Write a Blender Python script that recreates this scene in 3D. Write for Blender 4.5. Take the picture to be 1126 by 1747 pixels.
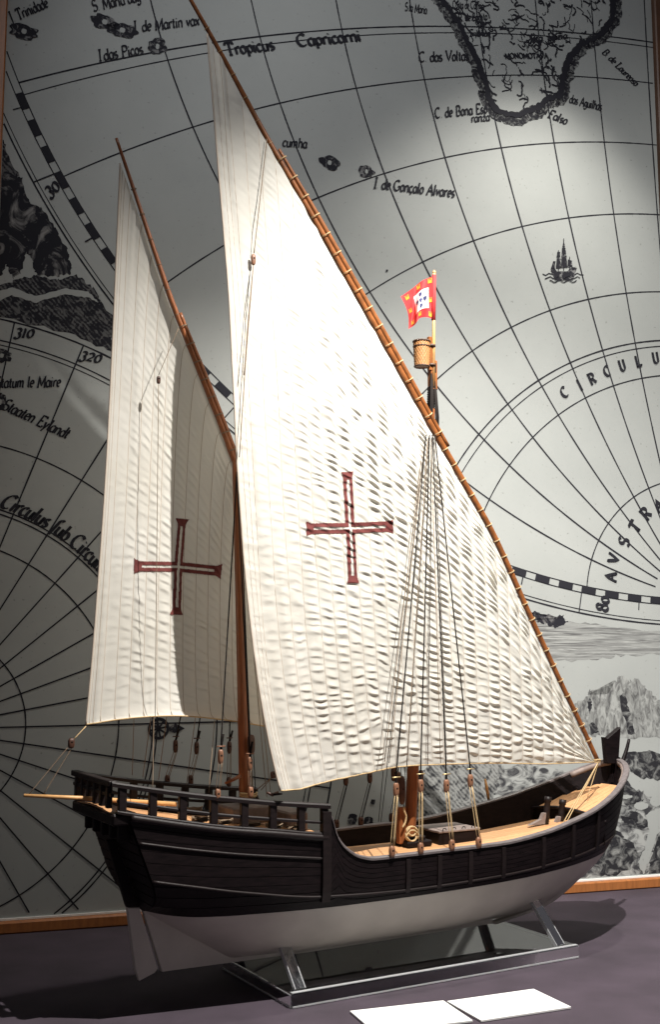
import bpy, math
import numpy as np

# ------------------------------------------------------------------ reset
for o in list(bpy.data.objects):
    bpy.data.objects.remove(o)
SC = bpy.context.scene
COL = SC.collection

# ------------------------------------------------------------------ camera
FPX, HOR, CH = 1900.0, 1120.0, 0.55          # focal length in photo pixels, horizon row, lens height over the plinth
TH = math.atan((HOR - 873.5) / FPX)
cam = bpy.data.cameras.new('camera')
cam.sensor_fit = 'VERTICAL'; cam.sensor_height = 24.0; cam.lens = 24.0 * FPX / 1747.0
cam.clip_start = 0.02; cam.clip_end = 60.0
cam_o = bpy.data.objects.new('camera', cam); COL.objects.link(cam_o)
cam_o.location = (0, 0, CH); cam_o.rotation_euler = (math.pi / 2 + TH, 0, 0)
SC.camera = cam_o

# ------------------------------------------------------------------ light (a dim gallery, spotlights over the case and added fill spots)
world = bpy.data.worlds.new('World'); SC.world = world; world.use_nodes = True
bg = world.node_tree.nodes['Background']
bg.inputs[0].default_value = (0.92, 0.90, 1.0, 1); bg.inputs[1].default_value = 0.062

def spot(name, loc, target, power, size, blend, radius, col):
    l = bpy.data.lights.new(name, 'SPOT'); l.energy = power; l.spot_size = math.radians(size); l.spot_blend = blend
    l.shadow_soft_size = radius; l.color = col
    o = bpy.data.objects.new(name, l); COL.objects.link(o); o.location = loc
    d = np.array(target, float) - np.array(loc, float)
    import mathutils
    o.rotation_euler = mathutils.Vector(d).to_track_quat('-Z', 'Y').to_euler()
    return o
spot('spot_light', (0.447, 1.356, 1.92), (0.43, 1.90, 0.50), 292.0, 103, 1.0, 0.010, (1.0, 0.965, 0.91))
spot('spot_light', (1.45, 1.05, 2.05), (1.10, 2.75, 0.95), 60.0, 80, 1.0, 0.05, (1.0, 0.98, 0.93))  # added fill that brightens the right side of the wall
spot('spot_light', (-0.15, 1.00, 2.75), (0.30, 2.55, 1.60), 56.0, 78, 1.0, 0.10, (0.97, 0.98, 1.0))  # added fill that lifts the dim upper wall, not a known lamp

spot('spot_light', (0.75, 2.28, 2.40), (0.34, 2.62, 0.35), 92.0, 76, 1.0, 0.04, (1.0, 0.96, 0.88))

vs = SC.view_settings
vs.view_transform = 'Standard'; vs.look = 'None'; vs.gamma = 1.0; vs.exposure = 0.0; vs.use_curve_mapping = False

# ------------------------------------------------------------------ photo pixels -> places
C0 = np.array([0, 0, CH]); cR = np.array([1., 0, 0])
cF = np.array([0, math.cos(TH), math.sin(TH)]); cU = np.array([0, -math.sin(TH), math.cos(TH)])
def ray(p):
    p = np.atleast_2d(np.array(p, float))
    return ((p[:, :1] - 563) / FPX) * cR + cF - ((p[:, 1:2] - 873.5) / FPX) * cU
def ground(p, z=0.0):
    d = ray(p); return C0 + d * ((z - CH) / d[:, 2])[:, None]
def on_plane(p, P0, n):
    d = ray(p); return C0 + d * (((P0 - C0) @ n) / (d @ n))[:, None]
def project(X):
    v = np.atleast_2d(X) - C0; z = v @ cF
    return np.stack([563 + FPX * (v @ cR) / z, 873.5 - FPX * (v @ cU) / z], 1)
PHI = math.radians(30)
aX = np.array([math.cos(PHI), math.sin(PHI), 0]); nX = np.array([math.sin(PHI), -math.cos(PHI), 0])
STAND_Z = 0.022
ST_A = ground([(497, 1697)], STAND_Z)[0]
O3 = ST_A - nX * 0.13; O3[2] = 0.0           # ship origin on the plinth, below the keel
def to_ship(X):
    v = np.atleast_2d(X) - O3; return np.stack([v @ aX, v @ nX, v[:, 2]], 1)
def to_world(S):
    S = np.atleast_2d(np.array(S, float)); return O3 + S[:, :1] * aX + S[:, 1:2] * nX + S[:, 2:3] * np.array([0, 0, 1.])
def sp(p, t=0.0):
    """photo pixel(s) at lateral distance t (+ = starboard) from the keel plane -> (s, t, z)"""
    p = np.atleast_2d(np.array(p, float)); t = np.broadcast_to(t, (len(p),))
    return np.array([to_ship(on_plane([q], O3 + nX * tt, nX))[0] for q, tt in zip(p, t)])

# ------------------------------------------------------------------ curves and noise
def crv(xs, ys):
    xs = np.array(xs, float); ys = np.array(ys, float)
    d = np.diff(ys) / np.diff(xs); m = np.zeros_like(ys)
    m[0], m[-1] = d[0], d[-1]
    for i in range(1, len(xs) - 1):
        m[i] = 0 if d[i-1] * d[i] <= 0 else 2 * d[i-1] * d[i] / (d[i-1] + d[i])
    def f(x):
        x = np.clip(np.asarray(x, float), xs[0], xs[-1])
        i = np.clip(np.searchsorted(xs, x) - 1, 0, len(xs) - 2)
        h = xs[i+1] - xs[i]; t = (x - xs[i]) / h
        return ((2*t**3-3*t**2+1)*ys[i] + (t**3-2*t**2+t)*h*m[i] + (-2*t**3+3*t**2)*ys[i+1] + (t**3-t**2)*h*m[i+1])
    return f
def polycrv(P):
    """smooth curve through points, parameter 0..1 by chord length"""
    P = np.array(P, float); d = np.r_[0, np.cumsum(np.linalg.norm(np.diff(P, axis=0), axis=1))]; d /= d[-1]
    def f(q):
        q = np.clip(np.asarray(q, float), 0, 1); i = np.clip(np.searchsorted(d, q) - 1, 0, len(d) - 2)
        h = (d[i+1] - d[i]); t = ((q - d[i]) / h)[..., None]; h = h[..., None]
        m = np.gradient(P, d, axis=0)
        return ((2*t**3-3*t**2+1)*P[i] + (t**3-2*t**2+t)*h*m[i] + (-2*t**3+3*t**2)*P[i+1] + (t**3-t**2)*h*m[i+1])
    return f
def vnoise(x, y, seed=0):
    x = np.asarray(x, float); y = np.asarray(y, float)
    xi = np.floor(x); yi = np.floor(y); fx = x - xi; fy = y - yi
    fx = fx*fx*(3-2*fx); fy = fy*fy*(3-2*fy)
    def h(a, b):
        v = np.sin(a*127.1 + b*311.7 + seed*74.7) * 43758.5453; return v - np.floor(v)
    return (h(xi, yi)*(1-fx) + h(xi+1, yi)*fx)*(1-fy) + (h(xi, yi+1)*(1-fx) + h(xi+1, yi+1)*fx)*fy
RNG = np.random.default_rng(7)

# ------------------------------------------------------------------ materials
def mat(name, col, rough=0.5, var=0.0, vscale=30.0, bump=0.0, bscale=200.0, stretch=(1, 1, 1), spec=0.5, **kw):
    m = bpy.data.materials.new(name); m.use_nodes = True; nt = m.node_tree; b = nt.nodes['Principled BSDF']
    b.inputs['Base Color'].default_value = (*col, 1); b.inputs['Roughness'].default_value = rough
    b.inputs['Specular IOR Level'].default_value = spec
    for k, v in kw.items():
        b.inputs[k.replace('_', ' ')].default_value = v
    if var or bump:
        tc = nt.nodes.new('ShaderNodeTexCoord'); mp = nt.nodes.new('ShaderNodeMapping'); mp.inputs['Scale'].default_value = stretch
        nt.links.new(tc.outputs['Object'], mp.inputs[0])
    if var:
        n = nt.nodes.new('ShaderNodeTexNoise'); n.inputs['Scale'].default_value = vscale; n.inputs['Detail'].default_value = 6
        nt.links.new(mp.outputs[0], n.inputs['Vector'])
        r = nt.nodes.new('ShaderNodeValToRGB')
        r.color_ramp.elements[0].position = 0.3; r.color_ramp.elements[1].position = 0.72
        r.color_ramp.elements[0].color = (*[max(0, c*(1-var)) for c in col], 1)
        r.color_ramp.elements[1].color = (*[min(1, c*(1+var)) for c in col], 1)
        nt.links.new(n.outputs['Fac'], r.inputs[0]); nt.links.new(r.outputs[0], b.inputs['Base Color'])
    if bump:
        n2 = nt.nodes.new('ShaderNodeTexNoise'); n2.inputs['Scale'].default_value = bscale; n2.inputs['Detail'].default_value = 4
        nt.links.new(mp.outputs[0], n2.inputs['Vector'])
        bp = nt.nodes.new('ShaderNodeBump'); bp.inputs['Strength'].default_value = bump; bp.inputs['Distance'].default_value = 0.001
        nt.links.new(n2.outputs['Fac'], bp.inputs['Height']); nt.links.new(bp.outputs[0], b.inputs['Normal'])
    return m
M = {}
M['hull'] = mat('dark stained wood', (0.0075, 0.0045, 0.005), 0.5, 0.5, 40, 0.25, 90, (1, 6, 6), spec=0.2)
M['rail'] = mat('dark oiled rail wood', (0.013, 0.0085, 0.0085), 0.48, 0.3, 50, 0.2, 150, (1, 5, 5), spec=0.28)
M['bottom'] = mat('off white hull paint', (0.56, 0.52, 0.46), 0.45, 0.10, 14, 0.15, 60)
M['deck'] = mat('pale deck wood', (0.56, 0.30, 0.14), 0.5, 0.18, 60, 0.15, 200, (0.6, 10, 4))
M['mast'] = mat('varnished mast wood', (0.26, 0.085, 0.028), 0.35, 0.3, 60, 0.1, 200, (6, 6, 0.5))
M['yard'] = mat('varnished yard wood', (0.235, 0.082, 0.024), 0.35, 0.3, 70, 0.1, 200)
M['cap'] = mat('highlit rail top wood', (0.135, 0.115, 0.115), 0.40, 0.25, 60, 0.1, 150, (1, 5, 5))  # lit grey of the cap rail tops put into the colour
M['pole'] = mat('pale flagpole wood', (0.66, 0.36, 0.14), 0.45, 0.2, 60)
M['block'] = mat('turned block wood', (0.24, 0.11, 0.06), 0.5, 0.25, 150)
M['dblock'] = mat('dark turned block wood', (0.07, 0.028, 0.016), 0.5, 0.25, 150)
M['shroud'] = mat('tarred shroud cord', (0.011, 0.008, 0.007), 0.85, spec=0.2)
M['rope'] = mat('tan hemp cord', (0.50, 0.36, 0.19), 0.85, 0.2, 400)
M['thin'] = mat('fine brown thread', (0.20, 0.14, 0.09), 0.85)
M['seam'] = mat('seam stitching', (0.50, 0.42, 0.34), 0.9)
M['wicker'] = mat('woven wicker', (0.36, 0.17, 0.06), 0.6, 0.3, 200)
M['wdark'] = mat('dark wicker rim', (0.07, 0.035, 0.02), 0.6, 0.3, 200)
M['red'] = mat('red flag cloth', (0.52, 0.028, 0.030), 0.8, 0.12, 120)
M['crossred'] = mat('dark red appliqued cloth', (0.115, 0.020, 0.017), 0.85, 0.15, 150)
M['white'] = mat('white flag cloth', (0.80, 0.79, 0.76), 0.85)
M['yellow'] = mat('yellow flag cloth', (0.70, 0.33, 0.02), 0.85)
M['blue'] = mat('blue flag cloth', (0.03, 0.035, 0.12), 0.85)
M['card'] = mat('white card', (0.84, 0.84, 0.82), 0.6)
M['plinth'] = mat('plinth cloth', (0.050, 0.036, 0.050), 0.85, 0.25, 9, 0.5, 700)
M['frame'] = mat('orange frame wood', (0.36, 0.13, 0.038), 0.4, 0.2, 20, 0.1, 60, (6, 6, 1))
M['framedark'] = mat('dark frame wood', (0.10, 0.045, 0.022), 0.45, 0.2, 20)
M['wallpaint'] = mat('grey wall paint', (0.32, 0.33, 0.32), 0.8, 0.05, 4)
M['ink'] = mat('black printing ink', (0.024, 0.024, 0.030), 0.7, spec=0.1)
M['grey'] = mat('pale grey wood', (0.22, 0.17, 0.15), 0.6, 0.25, 80)
M['metal'] = mat('brass pin', (0.60, 0.46, 0.24), 0.4, Metallic=0.7)

def cloth_mat(name, col, weave=2600.0, trans=0.38):
    m = bpy.data.materials.new(name); m.use_nodes = True; nt = m.node_tree; b = nt.nodes['Principled BSDF']; out = nt.nodes['Material Output']
    b.inputs['Roughness'].default_value = 0.9; b.inputs['Specular IOR Level'].default_value = 0.15
    tc = nt.nodes.new('ShaderNodeTexCoord')
    n = nt.nodes.new('ShaderNodeTexNoise'); n.inputs['Scale'].default_value = 9; n.inputs['Detail'].default_value = 8
    nt.links.new(tc.outputs['Object'], n.inputs['Vector'])
    r = nt.nodes.new('ShaderNodeValToRGB'); r.color_ramp.elements[0].position = .3; r.color_ramp.elements[1].position = .75
    r.color_ramp.elements[0].color = (col[0]*.93, col[1]*.92, col[2]*.89, 1); r.color_ramp.elements[1].color = (*col, 1)
    nt.links.new(n.outputs['Fac'], r.inputs[0]); nt.links.new(r.outputs[0], b.inputs['Base Color'])
    w = nt.nodes.new('ShaderNodeTexNoise'); w.inputs['Scale'].default_value = weave / 4; w.inputs['Detail'].default_value = 3
    nt.links.new(tc.outputs['Object'], w.inputs['Vector'])
    bp = nt.nodes.new('ShaderNodeBump'); bp.inputs['Strength'].default_value = 0.35; bp.inputs['Distance'].default_value = 0.0006
    nt.links.new(w.outputs['Fac'], bp.inputs['Height']); nt.links.new(bp.outputs[0], b.inputs['Normal'])
    t = nt.nodes.new('ShaderNodeBsdfTranslucent'); t.inputs['Color'].default_value = (col[0], col[1]*.95, col[2]*.88, 1)
    mx = nt.nodes.new('ShaderNodeMixShader'); mx.inputs[0].default_value = trans
    nt.links.new(b.outputs[0], mx.inputs[1]); nt.links.new(t.outputs[0], mx.inputs[2]); nt.links.new(mx.outputs[0], out.inputs['Surface'])
    return m
M['sail'] = cloth_mat('unbleached sail cloth', (0.80, 0.780, 0.725))

def paper_mat():
    m = bpy.data.materials.new('varnished map paper'); m.use_nodes = True; nt = m.node_tree; b = nt.nodes['Principled BSDF']
    b.inputs['Roughness'].default_value = 0.6; b.inputs['Specular IOR Level'].default_value = 0.2
    b.inputs['Coat Weight'].default_value = 0.0; b.inputs['Coat Roughness'].default_value = 0.03; b.inputs['Coat IOR'].default_value = 1.45
    tc = nt.nodes.new('ShaderNodeTexCoord')
    n = nt.nodes.new('ShaderNodeTexNoise'); n.inputs['Scale'].default_value = 2.2; n.inputs['Detail'].default_value = 10; n.inputs['Roughness'].default_value = .65
    nt.links.new(tc.outputs['Object'], n.inputs['Vector'])
    r = nt.nodes.new('ShaderNodeValToRGB'); r.color_ramp.elements[0].position = .3; r.color_ramp.elements[1].position = .7
    r.color_ramp.elements[0].color = (.335, .350, .338, 1); r.color_ramp.elements[1].color = (.405, .420, .404, 1)
    nt.links.new(n.outputs['Fac'], r.inputs[0])
    # paper specks
    s = nt.nodes.new('ShaderNodeTexNoise'); s.inputs['Scale'].default_value = 110; s.inputs['Detail'].default_value = 2
    nt.links.new(tc.outputs['Object'], s.inputs['Vector'])
    r2 = nt.nodes.new('ShaderNodeValToRGB'); r2.color_ramp.elements[0].position = .20; r2.color_ramp.elements[1].position = .34
    r2.color_ramp.elements[0].color = (.55, .55, .52, 1); r2.color_ramp.elements[1].color = (1, 1, 1, 1)
    nt.links.new(s.outputs['Fac'], r2.inputs[0])
    mx = nt.nodes.new('ShaderNodeMix'); mx.data_type = 'RGBA'; mx.blend_type = 'MULTIPLY'; mx.inputs[0].default_value = 1
    nt.links.new(r.outputs[0], mx.inputs[6]); nt.links.new(r2.outputs[0], mx.inputs[7]); nt.links.new(mx.outputs[2], b.inputs['Base Color'])
    return m
M['paper'] = paper_mat()
def engraved(name, lo, hi, scale, thr, soft=0.1, stretch=(1, 1, 1), hatch=0.0):
    """printed engraving: ink and paper tones broken up by noise and hatching"""
    m = bpy.data.materials.new(name); m.use_nodes = True; nt = m.node_tree; b = nt.nodes['Principled BSDF']; b.inputs['Roughness'].default_value = 0.7; b.inputs['Specular IOR Level'].default_value = 0.1
    tc = nt.nodes.new('ShaderNodeTexCoord'); mp = nt.nodes.new('ShaderNodeMapping'); mp.inputs['Scale'].default_value = stretch
    nt.links.new(tc.outputs['Object'], mp.inputs[0])
    n = nt.nodes.new('ShaderNodeTexNoise'); n.inputs['Scale'].default_value = scale; n.inputs['Detail'].default_value = 7; n.inputs['Roughness'].default_value = .62; n.inputs['Distortion'].default_value = 1.2
    nt.links.new(mp.outputs[0], n.inputs['Vector'])
    src = n.outputs['Fac']
    if hatch:
        w = nt.nodes.new('ShaderNodeTexWave'); w.inputs['Scale'].default_value = 55; w.inputs['Distortion'].default_value = 6; w.inputs['Detail'].default_value = 2; w.inputs['Detail Scale'].default_value = .4
        w.bands_direction = 'DIAGONAL'
        nt.links.new(tc.outputs['Object'], w.inputs['Vector'])
        ma = nt.nodes.new('ShaderNodeMath'); ma.operation = 'MULTIPLY_ADD'; ma.inputs[1].default_value = hatch; 
        nt.links.new(w.outputs['Fac'], ma.inputs[0]); nt.links.new(src, ma.inputs[2]); src = ma.outputs[0]
    r = nt.nodes.new('ShaderNodeValToRGB'); r.color_ramp.elements[0].position = max(0, thr - soft); r.color_ramp.elements[1].position = min(1, thr + soft)
    r.color_ramp.elements[0].color = (*lo, 1); r.color_ramp.elements[1].color = (*hi, 1)
    nt.links.new(src, r.inputs[0]); nt.links.new(r.outputs[0], b.inputs['Base Color'])
    return m
PAP = (.50, .505, .465); INK = (.022, .022, .028)

M['eng_rock'] = engraved('engraved landscape print', (.055, .055, .06), (.40, .41, .395), 26, .50, .10, (1, 1, 1.5))
M['eng_bush'] = engraved('dark engraved scrub print', (.028, .028, .032), (.28, .285, .275), 30, .57, .10, (1, 1, 1.3))
M['eng_cliff'] = engraved('engraved cliff print', (.10, .10, .10), (.37, .38, .365), 40, .50, .13, (1.8, 1.8, .7))
M['eng_sea'] = engraved('engraved sea print', (.12, .12, .12), (.39, .40, .385), 26, .50, .14, (.35, .35, 9))
M['eng_dark'] = engraved('dark engraved figure print', INK, (.26, .255, .25), 22, .60, .07, (1, 1, .8))
M['eng_hatch'] = engraved('hatched dark print', INK, (.13, .13, .13), 60, .60, .06, (1, 1, 1), .12)
M['eng_halo'] = engraved('stippled coast print', (.025, .025, .03), (.33, .34, .325), 85, .60, .12)
M['eng_scale'] = engraved('scaly engraved print', (.035, .036, .04), (.30, .305, .295), 34, .52, .10, (1, 1, 1), .10)
M['eng_island'] = engraved('stippled island print', INK, (.20, .20, .2), 70, .58, .05)

def acrylic():
    m = bpy.data.materials.new('clear acrylic'); m.use_nodes = True; b = m.node_tree.nodes['Principled BSDF']
    b.inputs['Base Color'].default_value = (.93, .95, .96, 1); b.inputs['Roughness'].default_value = 0.02
    b.inputs['IOR'].default_value = 1.49; b.inputs['Transmission Weight'].default_value = 1.0
    return m
M['acrylic'] = acrylic()
M['frost'] = mat('bright acrylic edge', (.70, .71, .72), 0.35, Transmission_Weight=0.45, IOR=1.49)  # pale strips: the bright glow along the acrylic edges put into colour

# ------------------------------------------------------------------ mesh helpers
def mesh_obj(name, V, F, m, parent=None, smooth=True):
    me = bpy.data.meshes.new(name); me.from_pydata([tuple(map(float, v)) for v in V], [], [tuple(map(int, f)) for f in F]); me.update()
    if m is not None: me.materials.append(M[m])
    if smooth: me.polygons.foreach_set('use_smooth', [True] * len(me.polygons))
    o = bpy.data.objects.new(name, me); COL.objects.link(o)
    if parent is not None: o.parent = parent
    return o
def empty(name, loc=(0, 0, 0), rz=0.0):
    o = bpy.data.objects.new(name, None); COL.objects.link(o); o.location = loc; o.rotation_euler = (0, 0, rz); o.empty_display_size = 0.05
    return o
def tag(o, label, cat=None, group=None, kind=None):
    if label: o['label'] = label
    if cat: o['category'] = cat
    if group: o['group'] = group
    if kind: o['kind'] = kind
    return o
def merge(parts):
    V, F, k = [], [], 0
    for v, f in parts:
        V += [tuple(x) for x in v]; F += [tuple(i + k for i in ff) for ff in f]; k += len(v)
    return V, F
def tube(P, r, seg=8, cap=True):
    P = np.array(P, float); n = len(P); r = np.broadcast_to(r, (n,)); V = []
    T = np.gradient(P, axis=0); T /= np.maximum(np.linalg.norm(T, axis=1), 1e-9)[:, None]
    ref = np.array([0, 0, 1.]) if abs(T[0][2]) < 0.9 else np.array([1., 0, 0])
    u = np.cross(T[0], ref); u /= np.linalg.norm(u)
    for i in range(n):
        u = u - T[i] * (u @ T[i]); u /= max(np.linalg.norm(u), 1e-9); w = np.cross(T[i], u)
        for k in range(seg):
            an = 2 * math.pi * k / seg; V.append(P[i] + r[i] * (math.cos(an) * u + math.sin(an) * w))
    F = [(i*seg+k, i*seg+(k+1) % seg, (i+1)*seg+(k+1) % seg, (i+1)*seg+k) for i in range(n-1) for k in range(seg)]
    if cap:
        F.append(tuple(range(seg))[::-1]); F.append(tuple((n-1)*seg + k for k in range(seg)))
    return V, F
def line3(a, b, n=2, sag=0.0):
    a = np.array(a, float); b = np.array(b, float); q = np.linspace(0, 1, n)[:, None]
    P = a + (b - a) * q; P[:, 2] -= sag * 4 * (q * (1 - q))[:, 0]; return P
def boxv(c, ax, half):
    """box from centre, three axis vectors and half sizes"""
    c = np.array(c, float); ax = [np.array(a, float) for a in ax]
    V = [c + sx*half[0]*ax[0] + sy*half[1]*ax[1] + sz*half[2]*ax[2] for sx in (-1, 1) for sy in (-1, 1) for sz in (-1, 1)]
    return V, [(0, 1, 3, 2), (4, 6, 7, 5), (0, 4, 5, 1), (2, 3, 7, 6), (0, 2, 6, 4), (1, 5, 7, 3)]
EX, EY, EZ = np.eye(3)
def bevbox(c, ax, half, b):
    """box with chamfered edges"""
    c = np.array(c, float); V = []; idx = {}
    for sx in (-1, 1):
        for sy in (-1, 1):
            for sz in (-1, 1):
                for k in range(3):
                    h = [half[j] - (0 if j == k else b) for j in range(3)]
                    idx[(sx, sy, sz, k)] = len(V)
                    V.append(c + sx*h[0]*np.array(ax[0]) + sy*h[1]*np.array(ax[1]) + sz*h[2]*np.array(ax[2]))
    F = []
    s4 = [(-1, -1), (1, -1), (1, 1), (-1, 1)]
    for k in range(3):
        for s in (-1, 1):
            f = []
            for u, v in s4:
                sg = [0, 0, 0]; sg[k] = s; sg[(k+1) % 3] = u; sg[(k+2) % 3] = v; f.append(idx[(*sg, k)])
            F.append(tuple(f))
    for k in range(3):
        i, j = (k+1) % 3, (k+2) % 3
        for u in (-1, 1):
            for v in (-1, 1):
                q = []
                for e, kk in ((-1, i), (-1, j), (1, j), (1, i)):
                    sg = [0, 0, 0]; sg[k] = e; sg[i] = u; sg[j] = v; q.append(idx[(*sg, kk)])
                F.append(tuple(q))
    for sx in (-1, 1):
        for sy in (-1, 1):
            for sz in (-1, 1):
                F.append((idx[(sx, sy, sz, 0)], idx[(sx, sy, sz, 1)], idx[(sx, sy, sz, 2)]))
    return V, F
def L(S):
    """ship (s, t, z) -> the ship root's own axes"""
    S = np.atleast_2d(np.array(S, float)); return np.stack([S[:, 0], -S[:, 1], S[:, 2]], 1)
def Lp(s, t, z): return np.array([s, -t, z], float)

# ================================================================== THE SETTING
V = [(-3, 0.9, 0), (4, 0.9, 0), (4, 4.2, 0), (-3, 4.2, 0), (-3, 0.9, -.6), (4, 0.9, -.6), (4, 4.2, -.6), (-3, 4.2, -.6)]
o = mesh_obj('plinth', V, [(0, 1, 2, 3), (0, 4, 5, 1), (1, 5, 6, 2), (2, 6, 7, 3), (3, 7, 4, 0)], 'plinth', smooth=False)
tag(o, 'dark purple cloth covered plinth top under the ship', kind='structure')

G = ground([(0, 1592), (1126, 1512)])
W0 = G[0]; wd = G[1] - G[0]; wd /= np.linalg.norm(wd); wn = np.array([wd[1], -wd[0], 0])
WANG = math.atan2(wd[1], wd[0])
WL_, WR_, WB_, WT_ = -0.057, 1.604, 0.024, 2.42           # printed area in wall metres
def wall_uv(p):
    X = on_plane(p, W0, wn) - W0; return np.stack([X @ wd, X[:, 2]], 1)
def wall_px(q):
    q = np.atleast_2d(q); return project(W0 + q[:, :1] * wd + q[:, 1:2] * np.array([0, 0, 1.]))
# local axes of the wall map: x along the wall, y into the wall, z up
wallback = mesh_obj('wall', [(-1.2, .03, 0), (2.9, .03, 0), (2.9, .03, 2.9), (-1.2, .03, 2.9), (-1.2, .15, 0), (2.9, .15, 0), (2.9, .15, 2.9), (-1.2, .15, 2.9)],
                    [(0, 1, 2, 3), (4, 7, 6, 5), (0, 3, 7, 4), (1, 5, 6, 2), (3, 2, 6, 7)], 'wallpaint', smooth=False)
wallback.location = tuple(W0); wallback.rotation_euler = (0, 0, WANG); tag(wallback, None, kind='structure')

MAP = empty('wall_map', tuple(W0), WANG)
tag(MAP, 'huge antique printed map of the globe in a wooden frame behind the ship', 'map')
mesh_obj('map_sheet', *boxv(((WL_+WR_)/2, .0145, (WB_+WT_)/2), (EX, EY, EZ), ((WR_-WL_)/2, .0145, (WT_-WB_)/2)), 'paper', MAP, False)
for nm, (x0, x1, z0, z1), mm in (('frame_rail', (WL_-.02, WR_+.02, 0, WB_-.0005), 'frame'), ('frame_stile', (WL_-.0605, WL_-.0005, 0, WT_+.05), 'frame'),
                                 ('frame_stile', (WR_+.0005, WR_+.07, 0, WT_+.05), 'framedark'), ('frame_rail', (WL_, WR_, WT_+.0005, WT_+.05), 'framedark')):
    if nm == 'frame_rail' and z0 == 0: x0, x1 = WL_, WR_
    mesh_obj(nm, *bevbox(((x0+x1)/2, .006, (z0+z1)/2), (EX, EY, EZ), ((x1-x0)/2, .022, (z1-z0)/2), .003), mm, MAP, False)
# thin pale fillet between print and bottom rail
mesh_obj('fillet', *boxv(((WL_+WR_)/2, -.001, WB_+.002), (EX, EY, EZ), ((WR_-WL_)/2-.001, .003, .002)), 'card', MAP, False)

def ribbon(P, w, y, closed=False):
    """flat printed line along 2D wall points, width w (scalar or array), standing y proud of the sheet"""
    P = np.array(P, float); T = np.gradient(P, axis=0)
    T /= np.maximum(np.linalg.norm(T, axis=1), 1e-9)[:, None]; N = np.stack([-T[:, 1], T[:, 0]], 1)
    w = np.broadcast_to(w, (len(P),))[:, None] * .5
    a, b = P + N * w, P - N * w
    V = [(x, -y, z) for x, z in a] + [(x, -y, z) for x, z in b]; n = len(P)
    return V, [(i, n+i, n+i+1, i+1) for i in range(n-1)]
def inside(P, pad=0.0): return (P[:, 0] > WL_+pad) & (P[:, 0] < WR_-pad) & (P[:, 1] > WB_+.006+pad) & (P[:, 1] < WT_-pad)
def clip_runs(P, ok):
    runs, cur = [], []
    for p, k in zip(P, ok):
        if k: cur.append(p)
        else:
            if len(cur) > 2: runs.append(np.array(cur))
            cur = []
    if len(cur) > 2: runs.append(np.array(cur))
    return runs
def printed_line(name, P, w, y, ok=None):
    P = np.array(P, float); k = inside(P)
    if ok is not None: k &= ok
    rs = clip_runs(P, k)
    if rs:
        # slight unevenness of an engraved line
        V, F = merge([ribbon(r, w * (0.72 + 0.3 * vnoise(np.arange(len(r)) * .35, np.full(len(r), r[0, 0] * 31), 3)), y) for r in rs])
        return mesh_obj(name, V, F, 'ink', MAP, False)
# --- large hemisphere (equatorial stereographic, southern part in view)
CA = np.array([1.661, 2.532]); RA = 1.838
def fwd(lat, lon):
    la = np.abs(lat); k = np.interp(la, [20, 30, 40, 60, 67, 90], [1.9, 2.1, 2.2, 1.5, 1.8, 0])
    cor = .4 - (np.asarray(lon) + 90) / 85 * k
    la = np.radians(la + np.where(la < 89, cor, 0)); lo = np.radians(lon); d = 1 + np.cos(la) * np.cos(lo)
    return np.stack([CA[0] + RA * np.cos(la) * np.sin(lo) / d, CA[1] - RA * np.sin(la) / d], -1)
# --- small polar hemisphere at lower left
CB = np.array([-0.162, 0.405]); RB_OUT = 0.868
AOUT = 1.905
def inA(P): return np.hypot(*(P - CA).T) < RA
def inB(P): return np.hypot(*(P - CB).T) < RB_OUT
LO = np.linspace(-90, 0, 220)
for lat in (10, 30, 40, 50, 60, 70, 80):
    printed_line('parallel_line', fwd(np.full_like(LO, lat), LO), .0036, .0006)
for lat, wv in ((22.9, .0042), (23.8, .003), (66.2, .0042), (66.9, .003)):
    printed_line('parallel_line', fwd(np.full_like(LO, lat), LO), wv, .0006)
LA = np.linspace(0, 86, 180)
for lon in (-5, -15.3, -25.6, -35.9, -46.2, -56.5, -66.8, -77.1):
    printed_line('meridian_line', fwd(LA, np.full_like(LA, lon)), .0040, .0009)
AN = np.radians(np.linspace(180, 270, 400))
circ = lambda Cc, r, an=AN: np.stack([Cc[0] + r*np.cos(an), Cc[1] + r*np.sin(an)], 1)
for r, wv in ((RA, .003), (RA + .017, .003), (AOUT, .0045), (AOUT - .009, .0025)):
    printed_line('border_line', circ(CA, r), wv, .0006, ~inB(circ(CA, r)))
# scale blocks of the border: black and white alternating
blk = []
for k in range(0, 90, 2):
    a0, a1 = math.radians(180 + k), math.radians(180 + k + 1.2)
    P = circ(CA, RA + .0085, np.linspace(a0, a1, 6))
    if inside(P, .01).all() and not inB(P).any(): blk.append(ribbon(P, .0145, .0011))
for v, f in blk: mesh_obj('border_block', v, f, 'ink', MAP, False)
for k in range(5, 90, 5):
    a = math.radians(180 + k); ln = .024 if k % 10 else (AOUT - RA)
    P = np.stack([CA[0] + np.linspace(RA, RA + ln + .012 * (k % 10 > 0), 5) * math.cos(a), CA[1] + np.linspace(RA, RA + ln + .012 * (k % 10 > 0), 5) * math.sin(a)], 1)
    printed_line('degree_tick', P, .0036, .0013, ~inB(P))
# --- polar hemisphere
AB = np.radians(np.linspace(-100, 95, 500))
okA = lambda P: np.hypot(*(P - CA).T) > AOUT + .004
for r, wv in ((.197, .0035), (.387, .0036), (.459, .0036), (.468, .0036), (.598, .0036), (.822, .0035), (.812, .0025), (.868, .0045)):
    P = circ(CB, r, AB); printed_line('parallel_circle', P, wv, .0006, okA(P))
for dg in range(-80, 91, 10):
    d = np.array([math.cos(math.radians(dg + .4)), math.sin(math.radians(dg + .4))])
    P = CB + np.linspace(.03, .868, 60)[:, None] * d
    printed_line('meridian_line', P, .0038, .0009, okA(P))

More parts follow.
